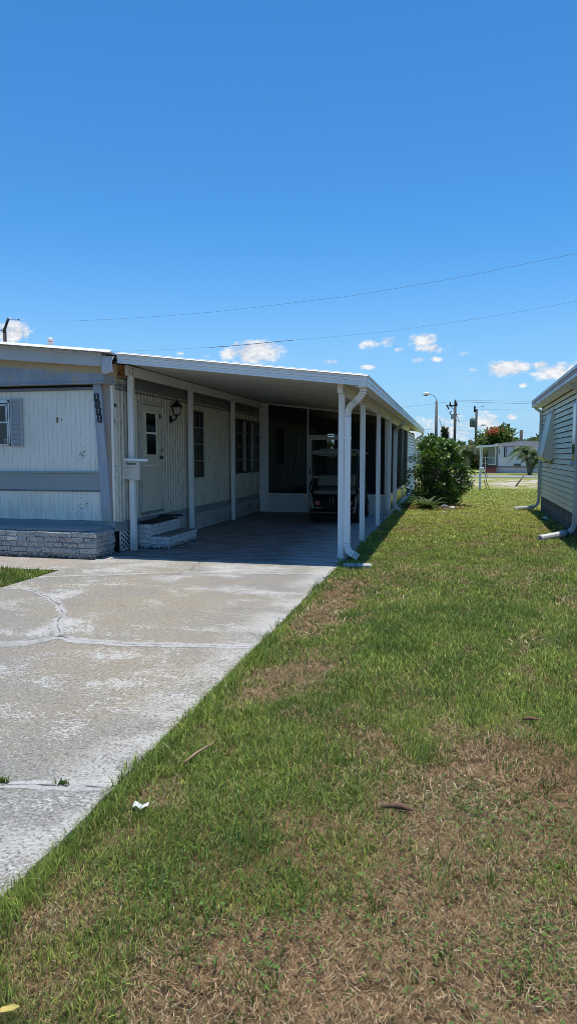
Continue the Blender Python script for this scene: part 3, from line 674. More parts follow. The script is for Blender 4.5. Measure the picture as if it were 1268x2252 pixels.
fa.prism([(-9.6, rz(-7.9) - .2), (-7.9, rz(-7.9) - .03), (-5.135, rz(-5.135) - .03), (-5.135, rz(-5.135) - .075), (-7.9, rz(-7.9) - .085), (-9.6, rz(-7.9) - .25)], 'y', 9.47, 9.50)
build('fascia', fa, M_FASC, home, .004)
# clips under the roof edge
cl_ = MB(); x = -8.8
while x < -5.15: build('drip_clip', MB().obox((x, 9.455, rz(x) - .035), (.05, .03, .018)), M_BELT, roof); x += .19
# bent flashing at the corner
fl = MB(); nx_, nz_ = 7, 9
for j in range(nz_):
    for i in range(nx_):
        u, v = i / (nx_ - 1), j / (nz_ - 1)
        x = -5.125 + u * .205 + (.022 if j == 0 and i == 0 else 0) - .012 * math.sin(v * 3.1) * (u - .5); z = 3.035 - u * .02 - v * (.255 + .02 * math.sin(u * 5)) + (0.05 if (u < .1 and v > .9) else 0)
        fl.v.append((x, 9.462 - .035 * math.sin(v * 2.6) * (.4 + .6 * u) + .010 * math.sin(u * 9 + v * 5) + random.uniform(-.005, .005), z))
for j in range(nz_ - 1):
    for i in range(nx_ - 1): a = j * nx_ + i; fl.f.append((a, a + 1, a + nx_ + 1, a + nx_)); fl.mi.append(0); fl.sm.append(True)
o = build('flashing', fl, paint('flashing_metal', (0.55, 0.58, 0.61), .4, (.36, .34, .32), .2), home); so_ = o.modifiers.new('s', 'SOLIDIFY'); so_.thickness = .003
# roof vent
vb = at(112, 763, 11.5); s_ = 11.5 / 1497 * 1.03
vp = MB().lathe([(.058, -.14), (.052, .055), (.052, .078), (.058, .082)], (vb.x, vb.y, vb.z), 16); vp.lathe([(.046, .082), (.046, .092)], (vb.x, vb.y, vb.z), 16, 1); vp.lathe([(.062, .092), (.062, .125), (.05, .150), (.02, .172), (.0, .178)], (vb.x, vb.y, vb.z), 16)
build('vent_pipe', vp, [paint('vent_paint', (0.66, 0.64, 0.62), .5, (.35, .3, .25), .3), M_DARK], roof)
# front window + shutter
wx0, wx1, wz0, wz1 = -7.75, -6.905, 1.695, 2.425
wf = MB(); fy0, fy1 = FY - .035, FY + .005
wf.box(wx0, wx1, fy0, fy1, wz1 - .045, wz1); wf.box(wx0, wx1, fy0, fy1, wz0, wz0 + .03); wf.box(wx1 - .028, wx1, fy0, fy1, wz0, wz1); wf.box(wx0, wx0 + .028, fy0, fy1, wz0, wz1)
wf.box(wx0, wx1 - .028, fy0 + .006, fy1, 2.055, 2.085); wf.box(wx1 - .075, wx1 - .045, fy0 + .008, fy1, 2.085, wz1 - .07); wf.box(wx0, wx1 - .045, fy0 + .008, fy1, wz1 - .09, wz1 - .065); wf.box(wx1 - .062, wx1 - .040, fy0 + .01, fy1, wz0 + .03, 2.055)
win = build('window', wf, M_METAL, home, .003)
build('pane', MB().box(wx0 + .02, wx1 - .02, FY - .010, FY - .004, wz0 + .02, wz1 - .03), M_GLASS, win)
bl = MB()
for i in range(9): bl.obox(((wx0 + wx1) / 2 - .05, FY - .016, 2.11 + i * .026), (wx1 - wx0 - .16, .004, .017), (.5, 0, 0))
build('blind', bl, M_BLIND, win)
st_ = MB()
for zz, a_, b_ in ((1.795, .0, .070),): st_.box(wx1 - .135, wx1 - .065, FY - .0125, FY - .0115, zz, zz + .006)
for zz, xs_ in ((1.765, (.112, .102, .09)), (1.748, (.12, .11, .1, .088, .08))):
    for q in xs_: st_.box(wx1 - q - .006, wx1 - q, FY - .0125, FY - .0115, zz, zz + (.018 if zz > 1.76 else .01))
build('sticker', st_, M_NUM, win)
sx0, sx1, sz0, sz1 = -6.895, -6.675, 1.680, 2.445
sh = MB(); sh.box(sx0, sx0 + .035, FY - .035, FY, sz0, sz1); sh.box(sx1 - .035, sx1, FY - .035, FY, sz0, sz1); sh.box(sx0 + .035, sx1 - .035, FY - .035, FY, sz1 - .035, sz1); sh.box(sx0 + .035, sx1 - .035, FY - .035, FY, sz0, sz0 + .03)
n_ = 17
for i in range(n_):
    z = sz0 + .035 + (i + .5) * (sz1 - sz0 - .075) / n_; sh.obox(((sx0 + sx1) / 2, FY - .018, z), (sx1 - sx0 - .07, .010, .045), (R(-22), 0, 0))
build('shutter', sh, paint('shutter_grey', (0.42, 0.43, 0.43), .5, (.3, .27, .22), .3), home, .002)
# a little rusted hook and screw on the front panel
hx = at(126, 924, FY - .01)
hk = MB().tube([(hx.x, FY + .0, hx.z + .035), (hx.x, FY - .02, hx.z + .03), (hx.x + .004, FY - .022, hx.z - .01), (hx.x, FY - .02, hx.z - .03), (hx.x - .012, FY - .012, hx.z - .025)], .006, 6); hk.box(hx.x - .014, hx.x + .014, FY - .005, FY + .002, hx.z - .04, hx.z + .045); build('screw', MB().box(hx.x + .07, hx.x + .078, FY - .006, FY + .002, hx.z - .004, hx.z + .022), M_BLACK, home)
build('hook', hk, plain('rusted_hook', (.30, .21, .09), .8), home)
# ---- side door
dy0, dy1, dz0, dz1 = 10.66, 11.50, .57, 2.40; DX = WX + .028
fr = MB(); fr.box(WX, WX + .050, dy0 - .055, dy0, dz0, dz1 + .01); fr.box(WX, WX + .046, dy1, dy1 + .035, dz0, dz1 + .01); fr.box(WX, WX + .052, dy0 - .06, dy1 + .04, dz1 + .01, dz1 + .055); fr.box(WX, WX + .066, dy0 - .03, dy1 + .02, dz0 - .035, dz0, 1)
door = build('door', MB().box(WX, DX + .006, dy0, dy1, dz0, dz1), M_DOOR, home, .004)
build('door_frame', fr, [M_CORRODED, M_SLATE], door, .003)
wd = MB(); a0, a1, b0, b1 = 10.83, 11.27, 1.555, 2.285; e = DX + .018
wd.box(DX, e, a0 - .03, a0, b0 - .03, b1 + .03); wd.box(DX, e, a1, a1 + .03, b0 - .03, b1 + .03); wd.box(DX, e, a0, a1, b1, b1 + .03); wd.box(DX, e, a0, a1, b0 - .03, b0)
wd.box(DX, e - .004, a0, a0 + .022, b0, b1, 1); wd.box(DX, e - .004, a1 - .022, a1, b0, b1, 1); wd.box(DX, e - .004, a0, a1, b1 - .022, b1, 1); wd.box(DX, e - .002, a0, a1, 1.905, 1.94, 1)
dw = build('door_window', wd, [M_DOOR, M_WHITE], door, .002)
build('pane', MB().box(DX + .002, DX + .009, a0, a1, b0, b1), M_GLASS, dw)
kb = MB().tube([(DX, 11.425, 1.628), (DX + .035, 11.425, 1.628)], .014, 10); kb.lathe([(.0, -.03), (.02, -.024), (.03, 0), (.022, .022), (0, .03)], (DX + .055, 11.425, 1.628), 12)
build('door_knob', kb, plain('brass_knob', (.55, .5, .38), .25, .9), door)
build('deadbolt', MB().box(DX, DX + .03, 11.40, 11.46, 1.47, 1.535).box(DX, DX + .025, 11.475, 11.53, 1.475, 1.53), M_BLACK, door, .004)
build('hinge_chain', MB().box(DX, DX + .02, 11.41, 11.44, 2.19, 2.27).tube([(DX + .012, 11.43, 2.235), (DX + .014, 11.56, 2.225)], .006, 5), M_BLACK, door)
build('trim_strip', MB().box(DX + .004, DX + .010, 10.66, 11.42, 1.36, 1.372), M_WHITE, door)
# ---- side windows
def side_window(y0, y1, z0, z1, units, rows, x=WX):
    f = MB(); X0, X1 = x + .018, x + .056
    f.box(X0, X1, y0, y1, z1 - .04, z1); f.box(X0, X1, y0, y1, z0, z0 + .04)
    wu = (y1 - y0) / units
    for i in range(units + 1):
        yc = y0 + i * wu; a, b = (yc, yc + .035) if i == 0 else ((yc - .035, yc) if i == units else (yc - .03, yc + .03)); f.box(X0, X1 + (.012 if 0 < i < units else 0), a, b, z0 + .04, z1 - .04, 1 if 0 < i < units else 0)
    for i in range(units):
        for r in range(1, rows):
            zz = z0 + (z1 - z0) * r / rows; f.box(X0, X1 + .006, y0 + i * wu + .03, y0 + (i + 1) * wu - .03, zz - .012, zz + .012, 2)
    wn_ = build('window', f, [M_BRONZE, M_CORRODED, plain('louvre_edge', (.28, .29, .29), .4)], home, .003)
    build('pane', MB().box(X0 + .004, X0 + .014, y0 + .02, y1 - .02, z0 + .02, z1 - .02), M_GLASS, wn_)
    cu = MB(); 
    for i in range(units):
        c0 = y0 + i * wu + .10 * wu; ww = .30 * wu
        for q in (c0 + wu * .12, c0 + wu * .50): cu.box(X0 + .015, X0 + .018, q, q + ww * .55, z0 + .06, z1 - .06)
    build('curtain', cu, M_CURTAIN, wn_)
side_window(13.03, 13.60, 1.085, 2.445, 1, 4)
side_window(15.90, 17.90, 1.09, 2.43, 3, 4)
# wall and second door carried on inside the screen room
side_window(19.95, 20.75, 1.25, 2.35, 1, 2)
d2 = build('door', MB().box(WX, DX + .006, 22.3, 23.2, .5, 2.40).box(WX, DX + .02, 22.2, 22.3, .45, 2.5).box(WX, DX + .02, 23.2, 23.3, .45, 2.5), M_DOOR, home)
build('pane', MB().box(DX + .006, DX + .012, 22.55, 22.95, 1.5, 2.15), plain('bright_glass', (.16, .19, .22), .05), d2)
build('door_knob', MB().box(DX, DX + .06, 22.36, 22.42, 1.30, 1.36), M_BLACK, d2)
# ---- lattice skirting
def lattice(y0, y1, z0, z1, x, pitch=.125, w=.024, t=.006, sl=.62):
    mb = MB(); L = y1 - y0; Hh = (z1 - z0) / sl; th = math.atan(sl)
    for sgn, dx in ((1, 0.0), (-1, .0065)):
        k = -int(Hh / pitch) - 2
        while k * pitch < L + Hh:
            # line y = y0 + c + sgn*z
            c = k * pitch; pts = []
            if sgn > 0: za, zb = max(0, -c), min(Hh, L - c)
            else: za, zb = max(0, c - L), min(Hh, c)
            if zb - za > .012:
                ya, yb = c + sgn * za, c + sgn * zb
                cy, cz = y0 + (ya + yb) / 2, z0 + (za + zb) / 2 * sl; ln = (zb - za) * math.sqrt(1 + sl * sl)
                mb.obox((x + dx, cy, cz), (t, ln, w), (th * sgn, 0, 0))
            k += 1
    mb.box(x - .004, x + .016, y0, y1, z0 - .012, z0 + .010); mb.box(x - .004, x + .016, y0, y0 + .018, z0, z1); return mb
M_LATT = paint('white_lattice', (0.62, 0.62, 0.61), .5, (.3, .28, .25), .3, grime=(0, .3, .4))
lm = lattice(9.86, 10.62, .025, .350, WX + .014); lm2 = lattice(11.2, 15.4, .025, .350, WX + .014); lm3 = lattice(15.42, 17.95, .025, .350, WX + .014)
for q in (lm, lm2, lm3): build('lattice_panel', q, M_LATT, home)
build('crawl_space_backing', MB().box(WX - .30, WX - .05, FY + .1, 26, .0, .36), M_DARK, home)  # solid near-black backing in place of the unlit space behind the lattice
build('vent_hole', MB().obox((WX + .034, 17.05, .21), (.012, .10, .09), (.5, 0, 0)).obox((WX + .04, 16.98, .20), (.012, .03, .12), (.2, 0, 0)), M_BLACK, home)

# ================================================================== wall lantern
LY = 11.97
lan = thing('wall_lantern', 'black carriage style wall lantern beside the side door', 'wall lamp', (WX + .02, LY, 2.2))
bp = MB().tube([(WX + .008, LY - .03, 2.205), (WX + .03, LY - .03, 2.205), (WX + .04, LY - .03, 2.205)], [.07, .07, .05], 14); build('back_plate', bp, M_BLACK, lan)
am = MB().tube([(WX + .03, LY - .03, 2.20), (WX + .08, LY - .02, 2.19), (WX + .11, LY - .01, 2.205), (WX + .13, LY, 2.24), (WX + .135, LY, 2.28)], [.018, .014, .014, .016, .02], 8); build('arm', am, M_BLACK, lan)
lc = (WX + .135, LY, 2.27)
def sqring(mb, r0, z0, r1, z1, mi=0):
    v = []
    for r, z in ((r0, z0), (r1, z1)):
        for j in range(6): a = 2 * math.pi * j / 6; v.append((lc[0] + r * math.cos(a), lc[1] + r * math.sin(a), lc[2] + z))
    mb.add(v, [(j, (j + 1) % 6, 6 + (j + 1) % 6, 6 + j) for j in range(6)] + [(5, 4, 3, 2, 1, 0), (6, 7, 8, 9, 10, 11)], mi)
sh_ = MB(); sqring(sh_, .035, .0, .062, .025)
for j in range(6):
    a = 2 * math.pi * j / 6; sh_.tube([(lc[0] + .058 * math.cos(a), lc[1] + .058 * math.sin(a), lc[2] + .02), (lc[0] + .088 * math.cos(a), lc[1] + .088 * math.sin(a), lc[2] + .165)], .007, 5)
build('cage', sh_, M_BLACK, lan)
cp_ = MB(); sqring(cp_, .125, .160, .118, .175); sqring(cp_, .112, .175, .075, .225); sqring(cp_, .060, .225, .03, .262); cp_.lathe([(.012, .26), (.022, .272), (.008, .285), (.014, .295), (0, .305)], lc, 8); build('cap', cp_, M_BLACK, lan)
gl = MB(); sqring(gl, .052, .025, .080, .160); m = N('lamp_glass'); b = m.n('BsdfPrincipled'); b.inputs['Base Color'].default_value = (.75, .75, .72, 1); b.inputs['Roughness'].default_value = .1; tr = m.n('BsdfTransparent'); mx = m.n('MixShader'); mx.inputs[0].default_value = .30; m.l(tr.outputs[0], mx.inputs[1]); m.l(b.outputs[0], mx.inputs[2]); m.l(mx.outputs[0], m.out.inputs[0]); build('glass', gl, m.m, lan)
build('bulb', MB().lathe([(.012, .03), (.014, .06), (.026, .085), (.022, .115), (0, .13)], lc, 10), plain('bulb_white', (.8, .8, .76), .3, var=.05), lan)

# ================================================================== planter and steps of painted brick
def rough(mb, a=.004):
    mb.v = [(x + random.uniform(-a, a), y + random.uniform(-a, a), z + random.uniform(-a, a)) for x, y, z in mb.v]; return mb
def brick_face(mb, a0, a1, z0, rows, hgt, place, lens=(.24, .42)):
    for r in range(rows):
        a = a0 - random.uniform(0, .2)
        while a < a1 - .01:
            ln = random.uniform(*lens); b = min(a + ln, a1); aa = max(a, a0)
            if a1 - b < .08: b = a1
            if b - aa > .03: place(mb, aa + .004, b - .004, z0 + r * hgt + .005, z0 + (r + 1) * hgt - .004, random.uniform(.010, .026))
            a = b if b == a1 else a + ln
            if b == a1: break
pt = thing('brick_planter', 'low whitewashed rough brick planter under the front window', 'planter', (-5.1, 9.1, 0))
mb = MB().box(-9.7, -5.112, 9.125, 9.70, -.14, .392)
brick_face(mb, -9.7, -5.095, .0, 5, .0775, lambda q, a, b, z0, z1, d: q.box(a, b, 9.125 - d, 9.14, z0, z1))
brick_face(mb, 9.118, 9.715, .0, 5, .0775, lambda q, a, b, z0, z1, d: q.box(-5.13, -5.112 + d * .8, a, b, z0, z1), (.2, .3))
build('brick_wall', rough(mb, .011), M_PLANT, pt, .009)
cpn = MB(); x = -9.6
while x < -5.35:
    x2 = min(x + .62, -5.26)
    if x2 > -5.27: cpn.prism([(x + .004, 9.19), (-5.40, 9.19), (-5.20, 9.40), (-5.16, 9.68), (x + .004, 9.68)], 'z', .392, .432)
    else: cpn.box(x + .004, x2 - .004, 9.19 + random.uniform(-.004, .004), 9.68, .392, .432)
    x = x2
build('coping', cpn, M_COPING, pt, .004)
stp = thing('front_steps', 'white painted brick steps, two high, below the side door', 'steps', (-4.8, 11.0, 0))
mb = MB().box(WX + .06, -4.80, 10.385, 11.62, 0, .395).box(-4.80, -4.49, 10.385, 11.64, 0, .195)
brick_face(mb, WX + .06, -4.785, .0, 5, .080, lambda q, a, b, z0, z1, d: q.box(a, b, 10.385 - d, 10.40, z0, z1), (.16, .3))
brick_face(mb, -4.785, -4.478, .0, 3, .0665, lambda q, a, b, z0, z1, d: q.box(a, b, 10.385 - d, 10.40, z0, z1), (.16, .3))
brick_face(mb, 10.375, 11.63, .20, 3, .066, lambda q, a, b, z0, z1, d: q.box(-4.81, -4.80 + d, a, b, z0, z1), (.2, .34))
brick_face(mb, 10.375, 11.65, .0, 3, .0665, lambda q, a, b, z0, z1, d: q.box(-4.50, -4.49 + d, a, b, z0, z1), (.2, .34))
build('brick_step', rough(mb, .004), M_STEP, stp, .008)
build('tread', MB().box(-4.795, -4.475, 10.38, 11.645, .196, .206).box(WX + .07, -4.785, 10.38, 11.63, .396, .406), plain('worn_tread', (.20, .19, .18), .9, var=.5, scale=14), stp)
mt = MB(); n_ = 14
for i in range(n_ + 1):
    t = i / n_; 
    for j in range(5): mt.v.append((WX + .09 + j * .068 + .01 * math.sin(t * 5), 10.40 + t * 1.27, .412 + .012 * random.random() + (.05 * math.sin((t - .55) / .45 * 3.0) if t > .55 else .004) + (.008 if j in (0, 4) else 0)))
for i in range(n_):
    for j in range(4): a = i * 5 + j; mt.f.append((a, a + 1, a + 6, a + 5)); mt.mi.append(0); mt.sm.append(True)
o = build('door_mat', mt, M_MAT); mo = o.modifiers.new('s', 'SOLIDIFY'); mo.thickness = .012; mo.offset = 1
tag(o, 'rumpled black rubber mat lying on the upper brick step', 'door mat')
# ================================================================== carport
RF, RB = 9.49, 30.7                        # front and back of the roof
XL, XR = -4.88, -1.17
zc = lambda x: 2.53 + (XR - x) * .1145     # underside of the roof
cp = thing('carport', 'white aluminium carport with sloping flat roof on slim square posts', 'carport', (-3.1, 13.5, 0))
rf = MB().prism([(XL, zc(XL)), (XR, zc(XR)), (XR, zc(XR) + .075), (XL, zc(XL) + .075)], 'y', RF + .02, RB)
y = RF + .6
while y < 30: rf.prism([(XL + .02, zc(XL) - .0015), (XR - .02, zc(XR) - .0015), (XR - .02, zc(XR) + .001), (XL + .02, zc(XL) + .001)], 'y', y, y + .006); y += 1.22
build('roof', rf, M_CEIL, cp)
M_SEAM = plain('seam_grey', (.46, .46, .45), .7)  # greyer tone for the narrow steps of the fascia profile
def fascia_front(mb):
    prof = [(RF + .02, -.035), (RF - .004, -.035), (RF - .004, -.012), (RF + .004, -.010), (RF + .004, .028), (RF - .003, .032), (RF - .003, .066), (RF + .004, .070), (RF + .004, .098), (RF - .008, .102), (RF - .010, .125), (RF + .02, .128)]
    # swept along the slope
    for (y0, dz0), (y1, dz1) in zip(prof, prof[1:]):
        mb.quad((XL, y0, zc(XL) + dz0), (XR + .045, y0, zc(XR + .045) + dz0), (XR + .045, y1, zc(XR + .045) + dz1), (XL, y1, zc(XL) + dz1), 1 if abs(dz1 - dz0) < .005 and abs(y1 - y0) < .02 else 0)
    mb.add([(XL, a, zc(XL) + b) for a, b in prof], [tuple(range(len(prof)))])
    return mb
ff = fascia_front(MB())
ff.add([(XL, RF - .034, zc(XL) + .104), (XR + .05, RF - .034, zc(XR + .05) + .104), (XR + .05, RF + .012, zc(XR + .05) + .131), (XL, RF + .012, zc(XL) + .131)], [(0, 1, 2, 3)])
build('front_fascia', ff, [M_WHITE, M_SEAM], cp)
gx = XR + .045; gz = zc(gx)
prof = [(gx - .13, -.040), (gx - .004, -.035), (gx - .004, -.012), (gx - .012, -.008), (gx - .012, .030), (gx - .003, .034), (gx - .003, .066), (gx - .012, .070), (gx - .012, .098), (gx + .004, .102), (gx + .006, .125), (gx - .03, .128)]
gu = MB().sheet([(a, gz + b) for a, b in prof], 'y', RF - .005, RB); gu.add([(a, RF - .006, gz + b) for a, b in prof], [tuple(range(len(prof)))]); gu.add([(a, RB, gz + b) for a, b in prof], [tuple(range(len(prof)))])
gu.box(XR - .12, gx - .02, RF, RB, gz - .034, gz - .030)
build('gutter', gu, M_WHITE, cp)
def beam(x0, x1, y0, y1, z0, z1, ys):
    b = MB().box(x0, x1, y0, y1, z0, z1)
    for q in ys:
        for zz in (z0 + .045, z0 + .125): b.tube([(x1, q, zz), (x1 + .008, q, zz)], .010, 7, 1, smooth=False)
    return b
LP = [10.145, 12.72, 15.41]; RP = [10.07, 12.28, 15.0, 17.72]
build('beam', beam(-5.0, -4.95, 9.97, 18.0, 2.795, 2.955, LP), [M_POST, M_BLACK], cp, .003)
build('beam', beam(-1.60, -1.52, 9.82, 26.6, 2.435, 2.572, RP + [20.4, 23]), [M_POST, M_BLACK], cp, .003)
def post(x, y, z1, w=.086):
    h = w / 2; p = MB().box(x - h, x + h, y - h, y + h, 0, z1); p.box(x - h - .006, x + h + .006, y - h - .006, y + h + .006, 0, .012)
    for dx in (-.02, .02): p.tube([(x + dx, y - h, .035), (x + dx, y - h - .005, .035)], .005, 6, 1, smooth=False)
    return p
for y in LP: build('post', post(-4.985, y, 2.80), [M_POST, M_BLACK], cp, .004)
for i, y in enumerate(RP): build('post', post((-1.572, -1.535, -1.530, -1.525)[i], y, 2.44), [M_POST, M_BLACK], cp, .004)
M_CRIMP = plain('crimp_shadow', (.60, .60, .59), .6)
def arcpts(a, b, c, n=7):
    """smooth bend from a via corner b to c"""
    a, b, c = Vector(a), Vector(b), Vector(c); return [a * (1 - t) ** 2 + b * 2 * t * (1 - t) + c * t * t for t in [i / (n - 1) for i in range(n)]]
def downspout(x, y, gxo, gyo, kick=.17, w=.088, h=.065):
    """from the gutter outlet back under the eave, down beside the post and out over the grass"""
    zt = 2.16; path = []; sc = []
    top = (gxo, gyo, 2.515)
    def rib(p): 
        for i, q in enumerate(p): path.append(q); sc.append(1.0 + (.025 if i % 2 else -.015))
    path += [Vector(top), Vector((gxo, gyo, 2.49))]; sc += [1, 1]
    rib(arcpts((gxo, gyo, 2.48), (gxo, gyo, 2.39), (gxo + (x - gxo) * .35, gyo + (y - gyo) * .35, 2.335), 13))
    rib(arcpts((gxo + (x - gxo) * .55, gyo + (y - gyo) * .55, 2.30), (x, y, 2.24), (x, y, zt - .03), 15))
    path += [Vector((x, y, zt - .06)), Vector((x, y, 1.0)), Vector((x, y, .26))]; sc += [1, 1, 1]
    bend = arcpts((x, y, .24), (x, y, .10), (x + kick * .55, y - .02, .075), 13)
    rib(bend); path += [Vector((x + kick, y - .03, .03))]; sc += [1.0]
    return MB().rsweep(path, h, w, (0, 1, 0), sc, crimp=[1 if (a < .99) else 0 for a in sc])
def dsp(x, y, gxo, gyo, **k):
    d = build('downspout', downspout(x, y, gxo, gyo, **k), [M_WHITE, M_CRIMP], cp)
    for zz in (1.78, .45): build('strap', MB().box(x - .052, x + .052, y - .037, y + .037, zz, zz + .028), M_WHITE, d)
    return d
dsp(-1.475, 10.03, -1.20, 9.63); dsp(-1.47, 18.85, -1.20, 18.55); dsp(-1.47, 30.35, -1.17, 30.25)

# ================================================================== screened room at the back of the carport
SY = 17.95
sr = thing('screen_room', 'dark screened porch with white kick panels at the back of the carport', 'screened porch', (-3.1, SY, 0))
M_KICK = paint('kick_panel', (0.62, 0.64, 0.65), .30, (.4, .39, .36), .15, streak=False, bump=.01)
fm = MB(); Z = lambda x: zc(x) - .012
def vert(x0, x1, z0=0.0, y0=SY - .025, y1=SY + .025):
    fm.prism([(x0, z0), (x1, z0), (x1, Z(x1)), (x0, Z(x0))], 'y', y0, y1)
vert(-5.055, -4.80); vert(-3.725, -3.69); vert(-1.66, -1.565)
fm.prism([(-4.80, Z(-4.80) - .04), (-1.66, Z(-1.66) - .04), (-1.66, Z(-1.66)), (-4.80, Z(-4.80))], 'y', SY - .022, SY + .022)
fm.box(-4.80, -3.725, SY - .022, SY + .022, .475, .505); fm.box(-2.76, -1.66, SY - .022, SY + .022, .475, .505); fm.box(-4.80, -3.725, SY - .022, SY + .022, .0, .02); fm.box(-2.76, -1.66, SY - .022, SY + .022, 0, .02)
vert(-2.76, -2.72, .0)
build('screen_frame', fm, M_POST, sr)
build('kick_panel', MB().box(-4.80, -3.725, SY - .010, SY + .010, .02, .475), M_KICK, sr); build('kick_panel', MB().box(-2.72, -1.66, SY - .010, SY + .010, .02, .475), M_KICK, sr)
build('screen', MB().quad((-4.80, SY, .505), (-3.725, SY, .505), (-3.725, SY, Z(-3.725) - .04), (-4.80, SY, Z(-4.8) - .04)), M_SCREEN, sr)
build('screen', MB().quad((-2.72, SY, .505), (-1.66, SY, .505), (-1.66, SY, Z(-1.66) - .04), (-2.72, SY, Z(-2.72) - .04)), M_SCREEN, sr)
build('screen', MB().quad((-3.69, SY, 2.07), (-2.76, SY, 2.07), (-2.76, SY, Z(-2.76) - .04), (-3.69, SY, Z(-3.69) - .04)), M_SCREEN, sr)
sdr = MB().box(-3.69, -2.76, SY - .03, SY + .02, 2.03, 2.075); sdr.box(-3.665, -2.785, SY - .045, SY - .005, 1.945, 2.02); sdr.box(-3.665, -3.60, SY - .045, SY - .005, .02, 1.945); sdr.box(-2.85, -2.785, SY - .045, SY - .005, .02, 1.945); sdr.box(-3.60, -2.85, SY - .045, SY - .005, .02, .22); sdr.box(-3.60, -2.85, SY - .045, SY - .005, .93, .985)
sd_ = build('screen_door', sdr, paint('screen_door_paint', (.50, .50, .47), .45, (.3, .28, .24), .2), sr, .003)
build('screen', MB().quad((-3.60, SY - .02, .22), (-2.85, SY - .02, .22), (-2.85, SY - .02, 1.945), (-3.60, SY - .02, 1.945)), M_SCREEN, sd_)
build('handle', MB().box(-3.655, -3.625, SY - .075, SY - .045, 1.02, 1.18), M_BLACK, sd_)
# side run of screens along the lawn
SX = -1.55; fs = MB(); ymul = [SY + .03, 20.35, 22.9, 25.55]
for y in ymul: fs.box(SX - .025, SX + .025, y - .022, y + .022, 0, 2.436)
fs.box(SX - .022, SX + .022, SY, 25.55, .475, .515); fs.box(SX - .022, SX + .022, SY, 25.55, .0, .03); fs.box(SX - .022, SX + .022, SY, 25.55, 2.405, 2.436)
build('screen_frame', fs, M_POST, sr)
m = N('glossy_kick_panel'); f = m.noise(3, 3); m.bsdf(m.mix(m.ramp(f, .3, .7), (.30, .31, .30), (.42, .42, .40)), .16, .55, m.bump(m.noise(9, 2), .06, .02), .6); M_KG = m.m
for a, b in zip(ymul, ymul[1:]):
    build('kick_panel', MB().box(SX - .008, SX + .008, a + .022, b - .022, .03, .475), M_KG, sr)
    build('screen', MB().quad((SX, a + .022, .515), (SX, b - .022, .515), (SX, b - .022, 2.405), (SX, a + .022, 2.405)), M_SCREEN, sr)
# back wall with a doorway and a window through to the yard
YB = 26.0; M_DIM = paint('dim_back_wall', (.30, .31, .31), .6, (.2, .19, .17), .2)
bw = MB(); zt = lambda x: zc(x) + .01
holes = [(-4.62, -4.34, 1.45, 2.35), (-4.20, -3.86, 1.0, 2.35)]
xs_ = sorted({-5.4, -1.53, *[h[0] for h in holes], *[h[1] for h in holes]})
for a, b in zip(xs_, xs_[1:]):
    h = next((h for h in holes if h[0] <= a + 1e-6 and h[1] >= b - 1e-6), None)
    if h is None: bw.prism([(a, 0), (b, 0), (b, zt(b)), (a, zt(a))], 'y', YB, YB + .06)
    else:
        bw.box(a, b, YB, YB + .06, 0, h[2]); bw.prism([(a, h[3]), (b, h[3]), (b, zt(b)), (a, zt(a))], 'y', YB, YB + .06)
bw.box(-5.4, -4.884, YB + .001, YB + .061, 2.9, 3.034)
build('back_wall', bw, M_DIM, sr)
wf = MB()
for x0, x1, z0, z1 in holes:
    wf.box(x0 - .03, x0, YB - .02, YB + .07, z0 - .03, z1 + .03); wf.box(x1, x1 + .03, YB - .02, YB + .07, z0 - .03, z1 + .03); wf.box(x0, x1, YB - .02, YB + .07, z0 - .03, z0); wf.box(x0, x1, YB - .02, YB + .07, z1, z1 + .03); wf.box(x0, x1, YB - .01, YB + .05, (z0 + z1) / 2 - .02, (z0 + z1) / 2 + .02)
build('window_frame', wf, M_WHITE, sr)
# small sided store at the far end
def lap_profile(z0, z1, lap=.115, d=.016):
    pr = []; z = z0
    while z < z1 - .02: zz = min(z + lap, z1); pr += [(d, z), (d * .15, zz - .017), (.0, zz)]; z = zz
    return pr
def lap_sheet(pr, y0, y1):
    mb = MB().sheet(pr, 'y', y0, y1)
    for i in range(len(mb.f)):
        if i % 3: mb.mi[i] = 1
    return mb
M_LAPLINE = plain('lap_shadow_paint', (.10, .10, .09), .9)  # dark strip and ledge: shadow line of each lap painted as colour
shed = thing('storage_shed', 'white lap sided storage room at the far end of the carport', 'shed', (SX, 26.0, 0))
s1 = MB()
pr = lap_profile(.10, 2.43)
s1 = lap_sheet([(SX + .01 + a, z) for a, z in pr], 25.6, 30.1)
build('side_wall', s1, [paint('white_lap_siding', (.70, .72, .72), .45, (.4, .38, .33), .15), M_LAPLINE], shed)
s2 = MB().box(SX - .02, SX + .035, 25.57, 25.66, 0, 2.43).box(SX - .02, SX + .035, 30.05, 30.14, 0, 2.43).box(SX - .02, SX + .012, 25.6, 30.1, 0, .11); build('corner_trim', s2, M_WHITE, shed)
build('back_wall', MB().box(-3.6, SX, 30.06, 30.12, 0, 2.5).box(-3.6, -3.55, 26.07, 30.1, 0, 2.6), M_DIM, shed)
build('outlet_box', MB().box(SX + .02, SX + .07, 29.2, 29.34, .78, .93), M_WHITE, shed)

